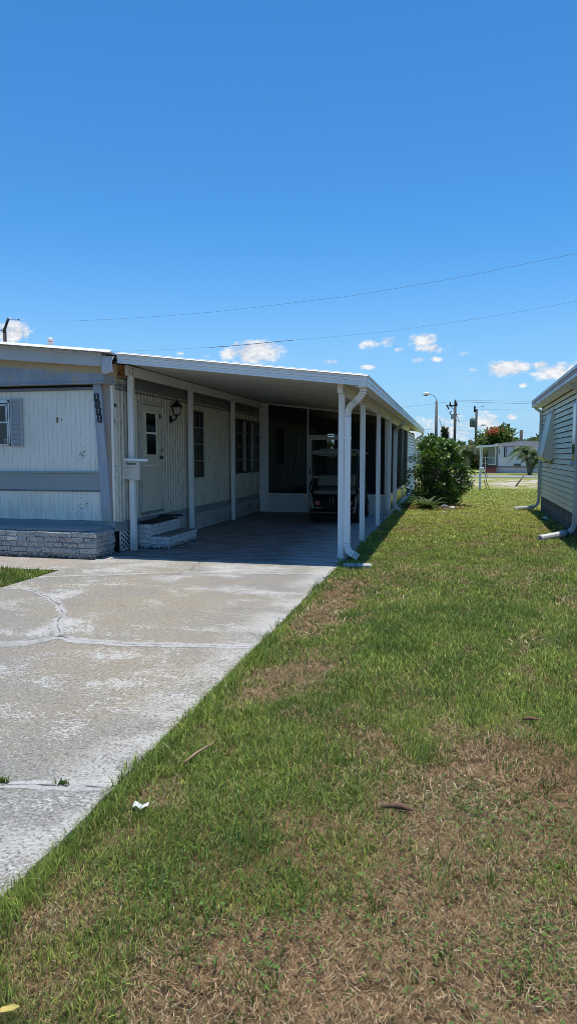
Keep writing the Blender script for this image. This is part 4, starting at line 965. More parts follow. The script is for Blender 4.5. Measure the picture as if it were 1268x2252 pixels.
# ================================================================== notice box on the front left post
nb = thing('notice_box', 'white paper box with handwritten heading fixed to the front left post', 'notice box', (-4.95, 10.09, 1.3))
NY = 10.03
body = MB()
pts_b = [(-5.085, 1.165), (-5.02, 1.158), (-4.965, 1.150), (-4.94, 1.156), (-4.815, 1.150), (-4.812, 1.440), (-5.080, 1.448)]
body.prism(pts_b, 'y', NY, NY + .065)
body.box(-5.078, -4.818, NY - .003, NY, 1.165, 1.176, 0); body.box(-5.075, -4.82, NY - .002, NY, 1.345, 1.349, 1)
M_PAPER = paint('yellowed_paper', (.62, .60, .52), .7, (.42, .38, .27), .3, streak=False, scale=4)
bo = build('paper_holder', body, [M_PAPER, plain('fold_line', (.3, .29, .25), .8)], nb, .003)
build('top_bar', MB().obox((-4.882, NY + .02, 1.468), (.425, .06, .040), (0, R(1.5), 0)), M_WHITE, nb, .004)
M = Matrix.Translation((-4.945 + 4.95, NY - .004 - 10.09, 1.408 - 1.3)) @ Matrix.Rotation(math.pi / 2, 4, 'X') @ Matrix.Diagonal((.82, 1, 1, 1)) @ Matrix([[1, .15, 0, 0], [0, 1, 0, 0], [0, 0, 1, 0], [0, 0, 0, 1]])
text_mesh('handwriting', 'Resident', .062, M_BLACK, bo, M, .0006, bold=.0008)
ln = MB()
for i in range(7): ln.box(-5.055, -5.055 + random.uniform(.08, .2), NY - .0015, NY, 1.325 - i * .02, 1.327 - i * .02)
build('faded_lines', ln, plain('faded_ink', (.42, .40, .34), .8), bo)

# splash blocks under the first downspout
m_blk = paint('splash_concrete', (.40, .39, .36), .9, (.16, .15, .13), .5, streak=False, bump=.3)
def block(x, y, rot, sx, lab):
    t = MB().obox((0, 0, .02), (sx, .17, .075)); o = build('splash_block', t, m_blk, None, .012); o.location = (x, y, GZ + .0); o.rotation_euler = (.03, .02, rot); tag(o, lab, 'concrete block')
block(-1.36, 9.47, .1, .17, 'weathered concrete block in the shade under the front downspout'); block(-1.16, 9.50, .2, .22, 'pale concrete block in the sun beside the front downspout')

# ================================================================== golf cart
CX, CYR = -2.535, 15.15                     # centre and rear face
gc = thing('golf_cart', 'black golf cart with beige seats and canopy parked facing away under the carport', 'golf cart', (CX, CYR + 1.1, 0))
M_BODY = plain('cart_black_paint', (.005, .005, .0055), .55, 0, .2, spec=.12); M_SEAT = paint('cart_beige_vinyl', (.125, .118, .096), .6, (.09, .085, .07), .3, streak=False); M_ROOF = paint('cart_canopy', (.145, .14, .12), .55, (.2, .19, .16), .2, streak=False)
M_TYRE = plain('tyre_rubber', (.014, .014, .014), .9); M_TRIM = plain('cart_chrome', (.20, .20, .19), .4, .3)
m = N('tail_lens'); m.bsdf((.22, .010, .012), .2, 0, None, .6); M_RED = m.m
def cx(x): return CX + x
bd = MB()
side = [(0.0, .30), (0.02, .56), (.10, .66), (.62, .70), (.95, .66), (1.05, .40), (1.55, .36), (1.66, .62), (1.80, .90), (1.92, .92), (2.25, .72), (2.34, .50), (2.34, .30)]
bd.prism([(CYR + .02 + a, b) for a, b in side], 'x', cx(-.49), cx(.49))
bd.prism([(CYR - .06, .20), (CYR - .06, .30), (CYR + .02, .33), (CYR + .05, .20)], 'x', cx(-.52), cx(.52))
build('body', bd, M_BODY, gc, .03, segs=3)
ft = MB().box(cx(-.50), cx(.50), CYR - .30, CYR + .02, .245, .285); ft.box(cx(-.50), cx(-.46), CYR - .30, CYR - .02, .285, .34); ft.box(cx(.46), cx(.50), CYR - .30, CYR - .02, .285, .34); build('footrest', ft, M_BLACK, gc, .006)
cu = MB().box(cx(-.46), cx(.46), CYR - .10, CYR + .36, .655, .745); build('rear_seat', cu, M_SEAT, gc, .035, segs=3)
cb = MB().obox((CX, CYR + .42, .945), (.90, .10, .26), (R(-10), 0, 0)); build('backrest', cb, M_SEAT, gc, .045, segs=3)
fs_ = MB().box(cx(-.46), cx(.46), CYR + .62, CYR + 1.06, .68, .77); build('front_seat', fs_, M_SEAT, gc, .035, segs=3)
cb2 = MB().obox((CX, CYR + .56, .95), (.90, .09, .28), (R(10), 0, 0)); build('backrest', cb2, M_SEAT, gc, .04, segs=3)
rfm = MB(); pr = [(-.555, 1.585), (-.52, 1.60), (-.44, 1.655), (.44, 1.655), (.52, 1.60), (.555, 1.585), (.53, 1.565), (.40, 1.55), (-.40, 1.55), (-.53, 1.565)]
rfm.prism([(cx(a), b) for a, b in pr], 'y', CYR - .05, CYR + 1.95); rfm.prism([(cx(a * .72), b + .035 if b > 1.59 else b + .03) for a, b in pr], 'y', CYR + .1, CYR + 1.8); rfm.box(cx(-.33), cx(.40), CYR + .0, CYR + 1.9, 1.515, 1.552)
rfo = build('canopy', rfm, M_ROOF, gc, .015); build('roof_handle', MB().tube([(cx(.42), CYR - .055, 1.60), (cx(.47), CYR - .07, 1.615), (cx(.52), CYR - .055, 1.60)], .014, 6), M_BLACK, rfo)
for s in (-1, 1):
    build('roof_strut', MB().tube([(cx(s * .50), CYR + .06, .70), (cx(s * .50), CYR + .12, 1.10), (cx(s * .49), CYR + .30, 1.56)], .018, 8), M_BLACK, gc)
    build('roof_strut', MB().tube([(cx(s * .46), CYR + 1.85, .86), (cx(s * .46), CYR + 1.62, 1.56)], .016, 8), M_BLACK, gc)
    build('armrest', MB().tube([(cx(s * .52), CYR + .05, .69), (cx(s * .545), CYR - .02, .80), (cx(s * .545), CYR + .10, .93), (cx(s * .51), CYR + .30, .96)], .018, 8), M_BLACK, gc)
    tp = MB().prism([(cx(s * .50), .335), (cx(s * .25), .335), (cx(s * .25), .352), (cx(s * .46), .36), (cx(s * .484), .50), (cx(s * .478), .58), (cx(s * .50), .60)], 'y', CYR - .012, CYR + .05); build('corner_trim', tp, M_TRIM, gc, .004)
    build('tail_light', MB().tube([(cx(s * .37), CYR + .03, .455), (cx(s * .37), CYR - .012, .455), (cx(s * .37), CYR - .02, .455)], [.066, .066, .05], 18), M_RED, gc)
    for wy in (.32, 1.95):
        wh = MB(); xx = cx(s * .46)
        wh.tube([(xx - .10, CYR + wy, .225), (xx - .08, CYR + wy, .225), (xx + .08, CYR + wy, .225), (xx + .10, CYR + wy, .225)], [.195, .222, .222, .195], 22, smooth=False)
        wo2 = build('wheel', wh, M_TYRE, gc); build('rim', MB().tube([(xx + s * .075, CYR + wy, .225), (xx + s * .104, CYR + wy, .225)], [.12, .105], 14), M_TRIM, wo2)
sw_ = MB(); c0 = Vector((cx(-.10), CYR + 1.30, 1.06)); n_ = 18
ring = [c0 + Vector((.165 * math.cos(2 * math.pi * i / n_), .08 * math.sin(2 * math.pi * i / n_) * 1.2, .12 * math.sin(2 * math.pi * i / n_))) for i in range(n_ + 1)]
sw_.tube(ring, .014, 6, cap=False); sw_.tube([c0, (cx(-.10), CYR + 1.70, .72)], .022, 8); sw_.tube([ring[0], ring[n_ // 2]], .012, 6); build('steering_wheel', sw_, M_BLACK, gc)
m = N('clear_windscreen'); b = m.n('BsdfPrincipled'); b.inputs['Base Color'].default_value = (.2, .22, .22, 1); b.inputs['Roughness'].default_value = .05; tr = m.n('BsdfTransparent'); mx = m.n('MixShader'); mx.inputs[0].default_value = .12; m.l(tr.outputs[0], mx.inputs[1]); m.l(b.outputs[0], mx.inputs[2]); m.l(mx.outputs[0], m.out.inputs[0])
build('windscreen', MB().quad((cx(-.44), CYR + 1.87, .90), (cx(.44), CYR + 1.87, .90), (cx(.44), CYR + 1.65, 1.55), (cx(-.44), CYR + 1.65, 1.55)), m.m, gc)
build('number_tag', MB().box(cx(-.03), cx(-.01), CYR + .008, CYR + .014, .42, .62).box(cx(-.09), cx(-.075), CYR + .008, CYR + .014, .46, .60), plain('grey_scuff', (.10, .10, .10), .5), gc)
# ================================================================== neighbouring house on the right
NR = -0.0215
M_SIDE = paint('cream_lap_siding', (.86, .77, .52), .5, (.55, .49, .36), .15)
nh = thing('neighbour_house', 'cream lap sided house with awning window along the right of the lawn', 'house', (2.39, 14.15, 0), NR)
L = lambda name, mb, mat, par=nh, **k: build(name, mb, mat, par, local=True, **k)
Y0, Y1 = -1.6, 6.42
pr = lap_profile(.40, 2.93, .118, .018)
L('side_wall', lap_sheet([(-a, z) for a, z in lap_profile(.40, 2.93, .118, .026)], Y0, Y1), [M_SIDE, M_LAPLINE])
L('end_wall', MB().box(.02, 6, Y1 - .06, Y1 - .01, .1, 2.93).box(.02, 6, Y0, Y0 + .03, .1, 2.93).box(.02, .1, Y0, Y1, .40, 2.93), M_SIDE)
L('corner_trim', MB().box(-.03, .06, Y1 - .09, Y1 + .012, .38, 2.93), paint('corner_trim_grey', (.50, .53, .53), .5, (.3, .3, .28), .2))
sk = MB().box(.03, .10, Y0, Y1 - .02, GZ - .1, .42, 1)
# decorative block skirting: raised uprights and a waist on each block
y = Y0
while y < Y1 - .05:
    for q0, q1, q2, q3 in ((.00, .05, .0, 1), (.16, .20, .0, 1), (.28, .32, .0, 1), (.05, .40, .46, .54)):
        sk.box(.008, .035, y + q0, min(y + q1, Y1 - .02), GZ + q2 * .46, GZ + q3 * .46)
    sk.obox((.016, y + .09, .20), (.02, .03, .40), (.35, 0, 0)); sk.obox((.016, y + .18, .20), (.02, .03, .40), (-.35, 0, 0))
    y += .40
L('skirting', sk, [paint('block_skirting', (.22, .222, .215), .85, (.10, .10, .10), .5, streak=False, scale=3, bump=.4), plain('block_recess', (.045, .045, .045), .9)])
OVH = .275
rp = [(-OVH, 2.90), (-OVH, 3.055), (-OVH + .02, 3.075), (3.0, 3.55), (6.3, 3.05), (6.3, 2.9)]
L('roof', MB().prism(rp, 'y', Y0 - .2, Y1 + .14), paint('neighbour_roof', (.62, .63, .63), .5, (.3, .3, .3), .2))
fa = MB().box(-OVH - .014, -OVH, Y0 - .2, Y1 + .15, 2.945, 3.02, 1); fa.box(-OVH - .026, -OVH, Y0 - .2, Y1 + .155, 3.02, 3.085, 0); fa.box(-OVH - .022, -OVH, Y0 - .2, Y1 + .155, 2.885, 2.945, 0); fa.box(-OVH - .02, .8, Y1 + .14, Y1 + .16, 2.885, 3.09, 0)
L('fascia', fa, [paint('fascia_pale', (.56, .58, .58), .45, (.3, .29, .27), .2), plain('fascia_brick_red', (.34, .135, .105), .5)], bevel=.003)
L('soffit', MB().box(-OVH, .05, Y0 - .2, Y1 + .14, 2.88, 2.90), M_WHITE)
# window under a metal drop awning
ay0, ay1, az0, az1 = 3.62, 5.30, 1.40, 2.60
wfm = MB().box(.0, .03, ay0 - .05, ay1 + .05, az0 - .05, az1 + .05); wnd = L('window', wfm, M_WHITE, bevel=.003)
L('pane', MB().box(-.006, .004, ay0 + .03, ay1 - .03, az0 + .03, az1 - .03), M_GLASS, par=wnd)
prof = [(0.0, az1 + .04), (-.03, az1 + .02)]
for i in range(11):
    t = i / 10; prof.append((-.05 - .19 * t ** 1.1, az1 - (az1 - az0 - .16) * t))
for i in range(1, 8):
    a = i / 7 * math.pi / 2; prof.append((-.24 + .16 * (1 - math.cos(a)) - .012 * math.sin(a), az0 + .16 - .17 * math.sin(a)))
aw = MB(); aw.sheet(prof, 'y', ay0, ay1, 0, True)
for ye in (ay0, ay1): aw.add([(a, ye, b) for a, b in prof] + [(-.01, ye, az0 + .05)], [tuple(range(len(prof) + 1))])
# darker painted stripes as thin raised bands near both edges
for ya, yb in ((ay0 + .02, ay0 + .055), (ay0 + .10, ay0 + .15), (ay0 + .17, ay0 + .19), (ay1 - .055, ay1 - .02), (ay1 - .15, ay1 - .10), (ay1 - .19, ay1 - .17)):
    aw.sheet([(a - .006, b) for a, b in prof[2:]], 'y', ya, yb, 1, True)
aw.box(-.06, .0, ay0 - .03, ay1 + .03, az1 + .02, az1 + .07, 2); aw.tube([(-.02, ay0 + .2, az0 - .01), (-.05, ay0 + .2, az0 - .06)], .012, 6, 1); aw.tube([(-.02, ay1 - .2, az0 - .01), (-.05, ay1 - .2, az0 - .06)], .012, 6, 1)
L('awning', aw, [paint('awning_cream', (.72, .68, .54), .45, (.3, .28, .22), .2), plain('awning_stripe', (.16, .125, .10), .5), M_FASC])
w2 = MB().box(-.02, .03, -.45, .62, 1.36, 2.62); w2.box(-.045, -.02, -.45, .64, 1.33, 1.40); L('window', w2, paint('blue_window_frame', (.33, .40, .50), .45, (.3, .3, .3), .2), bevel=.003)
L('pane', MB().box(-.026, -.018, -.40, .54, 1.42, 2.56), M_GLASS, par=bpy.data.objects['window.001'] if False else COL.objects[-1])
M_DSP = paint('downspout_cream', (.58, .60, .58), .45, (.3, .29, .26), .2)
def nds(y, hose):
    pth = [Vector((-.22, y, 2.89)), Vector((-.18, y, 2.84)), Vector((-.07, y, 2.76)), Vector((-.055, y, 2.7)), Vector((-.055, y, 1.2)), Vector((-.055, y, .36))] + arcpts((-.055, y, .30), (-.055, y, .10), (-.20, y, .06), 8)
    d = L('downspout', MB().rsweep(pth, .09, .075, (0, 1, 0)), M_DSP, bevel=.003)
    # ribbed hose lying on the grass
    P = []; rr = []
    n = 46
    for i in range(n + 1):
        t = i / n; q = Vector((-.18, y, .058)) * (1 - t) ** 2 + Vector((hose[0], hose[1], .03)) * 2 * t * (1 - t) + Vector((hose[2], hose[3], .0)) * t * t; P.append(q); rr.append(.058 + (.006 if i % 2 else -.004))
    L('drain_hose', MB().tube(P, rr, 10, smooth=False).tube([P[-1] - Vector((.002, 0, 0)), P[-1] - Vector((.003, 0, 0))], .05, 10, 1), [paint('ribbed_hose', (.60, .59, .55), .55, (.3, .28, .24), .25, streak=False), M_BLACK], par=d)
    if y < 3: L('hose_joint', MB().tube([(-.20, y - .02, .055), (-.29, y - .10, .05)], .070, 12), paint('blue_joint', (.30, .37, .47), .5, (.2, .2, .2), .2), par=d)
nds(6.34, (-.40, 6.36, -.70, 6.33)); nds(-.33, (-.36, -.50, -.72, -.83))
# second downspout pipe is darker: its elbow joint
# plastic scrap lying in the shade by the skirting
o = build('paper_scrap', MB().obox((0, 0, .02), (.10, .26, .006), (.1, .2, .3)).obox((.03, .05, .03), (.06, .14, .006), (.4, -.2, .2)), M_PAPER, None); o.location = (2.28, 17.6, GZ + .02); tag(o, 'flattened pale paper scrap in the shade by the block skirting', 'litter')

# ================================================================== big shrub beside the shed
M_LEAF = leafmat('glossy_leaf', .30, .22, .6)
M_LEAF2 = leafmat('far_leaf', .55, .3, .3)
M_BARK = paint('grey_bark', (.20, .165, .125), .9, (.08, .07, .06), .5, bump=.5)
def stems_tube(mb, base, tip, r, n=6, bow=.15):
    base = Vector(base); tip = Vector(tip); pts = []; side = Vector((random.uniform(-1, 1), random.uniform(-1, 1), 0)) * bow
    for i in range(n + 1):
        t = i / n; pts.append(base.lerp(tip, t) + side * math.sin(t * math.pi) * (tip - base).length * .4)
    mb.tube(pts, [r * (1 - .75 * i / n) for i in range(n + 1)], 5)
def leaf_clumps(centres, per, spread, Lr, Wr, cols, up=.5, droop=.15):
    C = np.array(centres); k = np.repeat(np.arange(len(C)), per); n = len(k)
    D = rand_dirs(n); D[:, 2] = D[:, 2] * .7 + up
    P = C[k] + rand_dirs(n) * (spread * rng.random((n, 1)) ** .5)
    Nn = rand_dirs(n) * .6 + np.array([0, 0, 1.0])
    cl = np.array(cols); t = rng.random((n, 1)); base = cl[rng.integers(0, len(cl), len(C))][k]
    col = base * rng.uniform(.65, 1.35, (n, 1))
    return leaves(P, D, Nn, rng.uniform(*Lr, n), rng.uniform(*Wr, n), col, droop=droop)
bc = Vector((-.37, 21.75, 0))
shr = thing('clusia_shrub' if False else 'leafy_shrub', 'big dark green glossy leaved shrub standing at the back of the lawn', 'shrub', bc)
cs = []; sm = MB()
for i in range(230):
    a = random.uniform(0, 2 * math.pi); z = random.uniform(.03, 1.0); 
    rad = (.84 - .16 * z) * (math.sin(min(1, z * .92 + .16) * math.pi * .88) ** .5) * (random.random() ** .35)
    wob = 1 + .20 * math.sin(3 * a + 1.2) + .10 * math.sin(7 * a + z * 6)
    c = Vector((bc.x + rad * wob * math.cos(a) + .06, bc.y + rad * wob * math.sin(a), -.05 + z * 1.9 + random.uniform(-.1, .10))); cs.append(c)
for q in (( -.40, 1.95), (-.08, 2.02), (.14, 1.88), (-.25, 2.0), (.34, 1.7), (-.5, 1.8), (.05, 1.92)): cs.append(Vector((bc.x + q[0], bc.y + random.uniform(-.3, .3), q[1])))
# loose arms on the left
for px, py in ((893, 1042), (903, 1056), (886, 1066), (912, 1075), (900, 1083), (918, 1030), (908, 1040), (925, 1090), (907, 1010), (1036, 1040), (1028, 1075)): cs.append(at(px, py, 21.3))
for c in cs[::2]: stems_tube(sm, (bc.x + random.uniform(-.25, .25), bc.y + random.uniform(-.25, .25), GZ), c, .020)
build('stems', sm, M_BARK, shr)
V, q, c = leaf_clumps([tuple(x - bc) for x in cs], 36, .17, (.065, .112), (.042, .068), [(.030, .080, .013), (.060, .145, .021), (.11, .225, .033), (.038, .10, .015), (.17, .30, .055)], .75)
np_mesh('foliage', V, [q], c, M_LEAF, shr)
# fallen leaves and mulch under the shrub
n = 700; P = np.stack([rng.normal(-.45, .5, n), rng.normal(20.9, .55, n), np.full(n, GZ + .03) + rng.uniform(0, .03, n)], 1); D = rand_dirs(n); D[:, 2] *= .15
V, q, c = leaves(P, D, np.tile([0, 0, 1.0], (n, 1)) + rng.normal(0, .3, (n, 3)), rng.uniform(.05, .12, n), rng.uniform(.03, .06, n), np.array([[.24, .13, .06]]) * rng.uniform(.4, 1.8, (n, 1)))
lt_ = np_mesh('leaf_litter', V, [q], c, M_LEAF2); struct(lt_, 'stuff'); tag(lt_, 'brown fallen leaves under the shrub and strap leaved plant', 'leaf litter')
# rosette plant
rc = Vector((-.62, 20.15, GZ)); ros = thing('rosette_plant', 'low spreading strap leaved plant with arching leaves in front of the shrub', 'plant', rc)
V = []; F = []; C = []
def strap(base, az, ln, wd, rise, col, n=7):
    k = len(V); d = Vector((math.cos(az), math.sin(az), 0)); s = Vector((-d.y, d.x, 0))
    for i in range(n + 1):
        t = i / n; p = Vector(base) + d * (ln * (t * .9 + .1 * t * t)) + Vector((0, 0, 1)) * (ln * rise * (math.sin(t * 2.3)))
        w_ = wd * (math.sin(min(1, t * 1.05 + .12) * math.pi) ** .7 if t < 1 else .02)
        for e, up_ in ((-1, .25), (0, -.12), (1, .25)): V.append(tuple(p + s * (e * w_ / 2) + Vector((0, 0, w_ * up_)))); C.append(tuple(x * (.75 + .4 * t) for x in col))
    for i in range(n):
        for j in range(2): F.append((k + 3 * i + j, k + 3 * i + j + 1, k + 3 * i + 4 + j, k + 3 * i + 3 + j))
for i in range(64):
    a = random.uniform(0, 2 * math.pi); ring_ = random.random(); cl = random.choice([(.05, .10, .03), (.075, .13, .04), (.11, .16, .06), (.035, .07, .025)]); strap((random.uniform(-.1, .1), random.uniform(-.08, .08), .01), a, random.uniform(.35, .85), random.uniform(.05, .085), random.uniform(.06, .55), cl)
for i in range(16): strap((random.uniform(-.5, .5), random.uniform(-.2, .15), .01), random.uniform(0, 6.28), random.uniform(.2, .4), .045, .12, random.choice([(.34, .20, .09), (.42, .33, .2), (.3, .14, .06)]))
np_mesh('foliage', np.array(V), [np.array(F)], np.array(C), M_LEAF2, ros)
# pale stones and pebble
def stone(loc, s, lab):
    bm = bmesh.new(); bmesh.ops.create_icosphere(bm, subdivisions=2, radius=.5)
    for v in bm.verts: v.co *= random.uniform(.82, 1.1)
    for v in bm.verts: v.co = Vector((v.co.x * s[0], v.co.y * s[1], v.co.z * s[2]))
    me = bpy.data.meshes.new('stone'); bm.to_mesh(me); bm.free(); me.materials.append(M_STONE); o = bpy.data.objects.new('stone', me); COL.objects.link(o); o.location = loc; tag(o, lab, 'stone')
M_STONE = paint('pale_stone', (.52, .52, .51), .8, (.25, .24, .22), .4, streak=False, bump=.4)
stone((-.14, 20.40, GZ + .06), (.26, .18, .16), 'larger grey white stone right of the strap leaved plant'); stone((.08, 20.42, GZ + .04), (.22, .14, .11), 'flat bright stone lying farthest right by the shrub base'); stone((-.13, 18.9, GZ + .03), (.10, .08, .07), 'tiny pale pebble alone on the lawn before the shrub')

# ================================================================== litter on the near lawn
def flat(name, loc, lab, cat, mb, mat, rot=0): o = build(name, mb, mat, None); o.location = loc; o.rotation_euler = (random.uniform(-.08, .08), random.uniform(-.08, .08), rot); tag(o, lab, cat); return o
p = gnd(310, 1770, GZ + .04)
pap = MB(); 
for i in range(8):
    t = i / 7; pap.v += [(-.034 + .068 * t, -.020 + .005 * math.sin(t * 7), .006 * math.sin(t * 9)), (-.032 + .068 * t, .016 + .004 * math.sin(t * 5), .008 * math.cos(t * 6))]
for i in range(7): pap.f.append((2 * i, 2 * i + 2, 2 * i + 3, 2 * i + 1)); pap.mi.append(0); pap.sm.append(True)
flat('paper_scrap', p, 'small crumpled white paper scrap on the grass by the driveway', 'litter', pap, plain('white_scrap', (.55, .55, .53), .7, var=.1), .25)
a, b = gnd(404, 1678, GZ + .035), gnd(470, 1634, GZ + .05)
tw = MB().tube([(0, 0, 0), tuple((b - a) * .35 + Vector((0, .01, .006))), tuple((b - a) * .7 + Vector((0, -.006, .008))), tuple(b - a)], [.006, .007, .006, .003], 6); o = build('twig', tw, plain('dry_twig', (.33, .22, .12), .9)); o.location = a; tag(o, 'thin dry twig lying slanted in the grass near the driveway', 'twig')
a = gnd(835, 1774, GZ + .02); bk = MB().tube([(0, 0, 0), (.06, .012, .006), (.10, .006, .010), (.145, -.006, .004)], [.006, .012, .014, .003], 6); o = build('bark_strip', bk, plain('brown_bark', (.16, .085, .05), .9)); o.location = a; tag(o, 'curled brown bark strip in the dry patch of lawn', 'bark')
o = build('dry_leaf', MB().add([(-.03, 0, 0), (-.012, .007, .008), (.018, .008, .01), (.036, .002, .004), (.018, -.005, .0), (-.012, -.006, .002)], [(0, 5, 4, 3, 2, 1)]), plain('yellow_leaf', (.55, .42, .10), .7)); o.location = gnd(15, 2222, GZ + .05); o.rotation_euler = (0, 0, .5); tag(o, 'yellow fallen leaf in the bottom left corner of the lawn', 'leaf')
a = gnd(1165, 1583, GZ + .03); o = build('bark_strip', MB().tube([(-.05, 0, 0), (0, .008, .008), (.07, 0, .004)], [.004, .011, .003], 6), plain('red_bark', (.22, .10, .06), .9)); o.location = a; tag(o, 'short reddish bark piece beside the low weeds at right', 'bark')
# weeds in the driveway joint
def weed(px, py, n, s, lab):
    p = gnd(px, py); P = np.stack([rng.normal(0, .018 * s, n), rng.normal(0, .006, n), np.zeros(n)], 1)
    V, q, t, c = blades(P, .035 * s * rng.uniform(.5, 1.3, n), np.full(n, .006), rng.uniform(.3, .95, n), np.array([[.10, .16, .03]]) * rng.uniform(.6, 1.5, (n, 1)))
    o = np_mesh('weed', V, [q, t], c, MAT_BLADE); o.location = p; tag(o, lab, 'weed')
weed(3, 1722, 50, 1.2, 'dark green weed tuft in the driveway joint at the left edge'); weed(137, 1726, 60, .9, 'yellowish weed tuft growing in the nearest driveway crack')

# ================================================================== beyond the lawn
def pole_cable(pts, r=.02, lab='', group=None, name='overhead_cable'):
    o = build(name, MB().tube(pts, r, 5, smooth=True), plain('cable_black', (.13, .15, .18), .6) if 'cable_black' not in bpy.data.materials else bpy.data.materials['cable_black']); return tag(o, lab, 'cable', group)
M_WOOD = paint('weathered_pole', (.085, .076, .07), .9, (.08, .07, .06), .4); M_CONCP = paint('concrete_pole', (.13, .13, .128), .8, (.2, .2, .19), .3)
M_GREYM = paint('grey_metal', (.34, .35, .35), .5, (.2, .2, .2), .3)
def plane_pt(px, py, A, B):
    """the point of the vertical plane through A and B that is seen at px, py"""
    r = _ray(px, py); n = Vector((-(B.y - A.y), B.x - A.x, 0)); return CAM + r * (n.dot(A - CAM) / n.dot(r))
# near overhead cables
A, B = at(40, 705, 42), at(1400, 520, 24)
pts = [plane_pt(px, py, A, B) for px, py in ((22, 704), (60, 706), (160, 706), (250, 702), (360, 695), (460, 687), (560, 676), (660, 664), (770, 651), (860, 636), (960, 619), (1060, 600), (1160, 579), (1268, 557), (1400, 526))]
pole_cable(pts, .0058, 'upper thin black cable crossing the whole sky', 'cables over the carport')
A, B = at(250, 772, 30), at(1400, 640, 22)
pts = [plane_pt(px, py, A, B) for px, py in ((60, 779), (250, 773), (360, 769), (460, 764), (560, 756), (645, 748), (760, 738), (860, 728), (960, 714), (1060, 699), (1160, 682), (1268, 662), (1400, 636))]
c2 = pole_cable(pts, .0036, 'lower black cable with a thicker spliced length above the carport', 'cables over the carport')
pts = [plane_pt(px, py, A, B) for px, py in ((462, 764), (505, 761), (560, 756), (610, 751), (643, 748.5))]
build('splice', MB().tube(pts, .013, 6), bpy.data.materials['cable_black'], c2)
# left pole behind the mobile home
b = at(20, 1000, 42); lp_ = thing('utility_pole', 'short wooden utility pole rising behind the mobile home roof at left', 'utility pole', (b.x, 42, GZ))
s = 42 / 1497 * 1.03
zt = at(20, 722, 42).z; build('pole', MB().tube([(b.x, 42, GZ), (b.x, 42, zt)], [.16, .125], 10), M_WOOD, lp_)
ztt = at(22, 701, 42); build('pole_pin', MB().tube([(b.x + .03, 41.85, zt - .3), (ztt.x, 41.85, ztt.z)], .085, 8), M_BLACK, lp_)
ar = at(0, 726, 42); build('side_arm', MB().tube([(b.x, 41.9, zt - .18), (ar.x - .4, 41.9, ar.z + .12)], .03, 6), M_WOOD, lp_)
e1 = at(45, 704, 42); build('insulator', MB().tube([(ztt.x, 41.85, ztt.z - .1), (e1.x, 41.85, e1.z)], .02, 6).lathe([(.02, -.05), (.05, 0), (.02, .06)], (e1.x, 41.85, e1.z), 8), M_BLACK, lp_)
# helper for far poles
def polebase(px, Y): q = at(px, 1000, Y); return Vector((q.x, Y, GZ))
def pz(py, Y, px=980): return at(px, py, Y).z
# street lamp (near)
def lamp_post(px, top, hx_, hy_, Y, lab, w0, w1, mat=M_CONCP):
    b = polebase(px, Y); t = thing('street_lamp', lab, 'street lamp', b); zt = pz(top, Y); d = at(hx_, hy_, Y)
    build('pole', MB().tube([b, (b.x, Y, zt)], [w0, w1], 10), mat, t)
    v0 = Vector((b.x, Y - .05, zt - .1)); v1 = Vector((d.x + .1, Y, d.z)); mid = Vector((b.x - (b.x - d.x) * .35, Y, d.z + (zt - d.z) * .15))
    build('arm', MB().tube(arcpts(v0, (v0.x * .9 + mid.x * .1, Y, d.z - .1), v1, 10), .035 * w0 / .17, 6), M_GREYM, t)
    h = MB(); s = w0 / .17; h.tube([(d.x + .30 * s, Y, d.z), (d.x + .1 * s, Y, d.z + .03 * s), (d.x - .2 * s, Y, d.z + .01 * s), (d.x - .42 * s, Y, d.z - .03 * s)], [.05 * s, .14 * s, .15 * s, .05 * s], 10); build('lamp_head', h, M_WHITE, t)
    build('lens', MB().tube([(d.x + .08 * s, Y, d.z - .09 * s), (d.x - .25 * s, Y, d.z - .10 * s)], [.09 * s, .08 * s], 8), M_CURTAIN, t); return t
YL = 66
lamp_post(957, 881, 938, 866.5, YL, 'tall concrete street lamp with cobra head beyond the shrub', .17, .12)
lamp_post(1069, 940, 1062, 934.5, 95, 'small distant street lamp just left of the red flowering tree', .16, .12, M_WOOD)
# utility pole with crossarm and box
def upole(px, top, Y, w0, w1, lab):
    b = polebase(px, Y); t = thing('utility_pole', lab, 'utility pole', b); build('pole', MB().tube([b, (b.x, Y, pz(top, Y, px))], [w0, w1], 10), M_WOOD, t); return t
Y = 78; t = upole(998, 882, Y, .20, .13, 'wooden utility pole with crossarm and grey switch box'); k = Y / 1497 * 1.03
g = lambda px, py, dy=-.2: (at(px, py, Y).x, Y + dy, at(px, py, Y).z)
build('crossarm', MB().obox(tuple((Vector(g(987, 892.5)) + Vector(g(1003, 892.5))) / 2), ((1003 - 985) * k, .14, .16)), M_WOOD, t)
for px, p0, p1 in ((989, 893, 884), (1000, 893, 879), (1003, 893, 886)): build('insulator', MB().tube([g(px, p0), g(px, p1)], .10, 6), M_BLACK, t)
build('brace', MB().tube([g(990, 894), g(997, 901)], .04, 5), M_WOOD, t)
build('switch_box', MB().obox(g(995, 916.5, -.3), (8 * k, .4, 10.5 * k)), M_GREYM, t, .03)
build('bracket', MB().tube([g(985, 890), g(983, 893), (g(987, 900))], .035, 5).tube([g(983, 892), g(980, 890), g(986, 901)], .05, 5), M_BLACK, t)
build('bracket', MB().tube([g(989, 912), g(988, 907), g(992, 905)], .06, 5), M_BLACK, t); build('bracket', MB().tube([g(1001, 911), g(1010, 911)], .04, 5).tube([g(1002, 911), g(1009, 928), g(1001, 924)], .03, 5), M_BLACK, t)
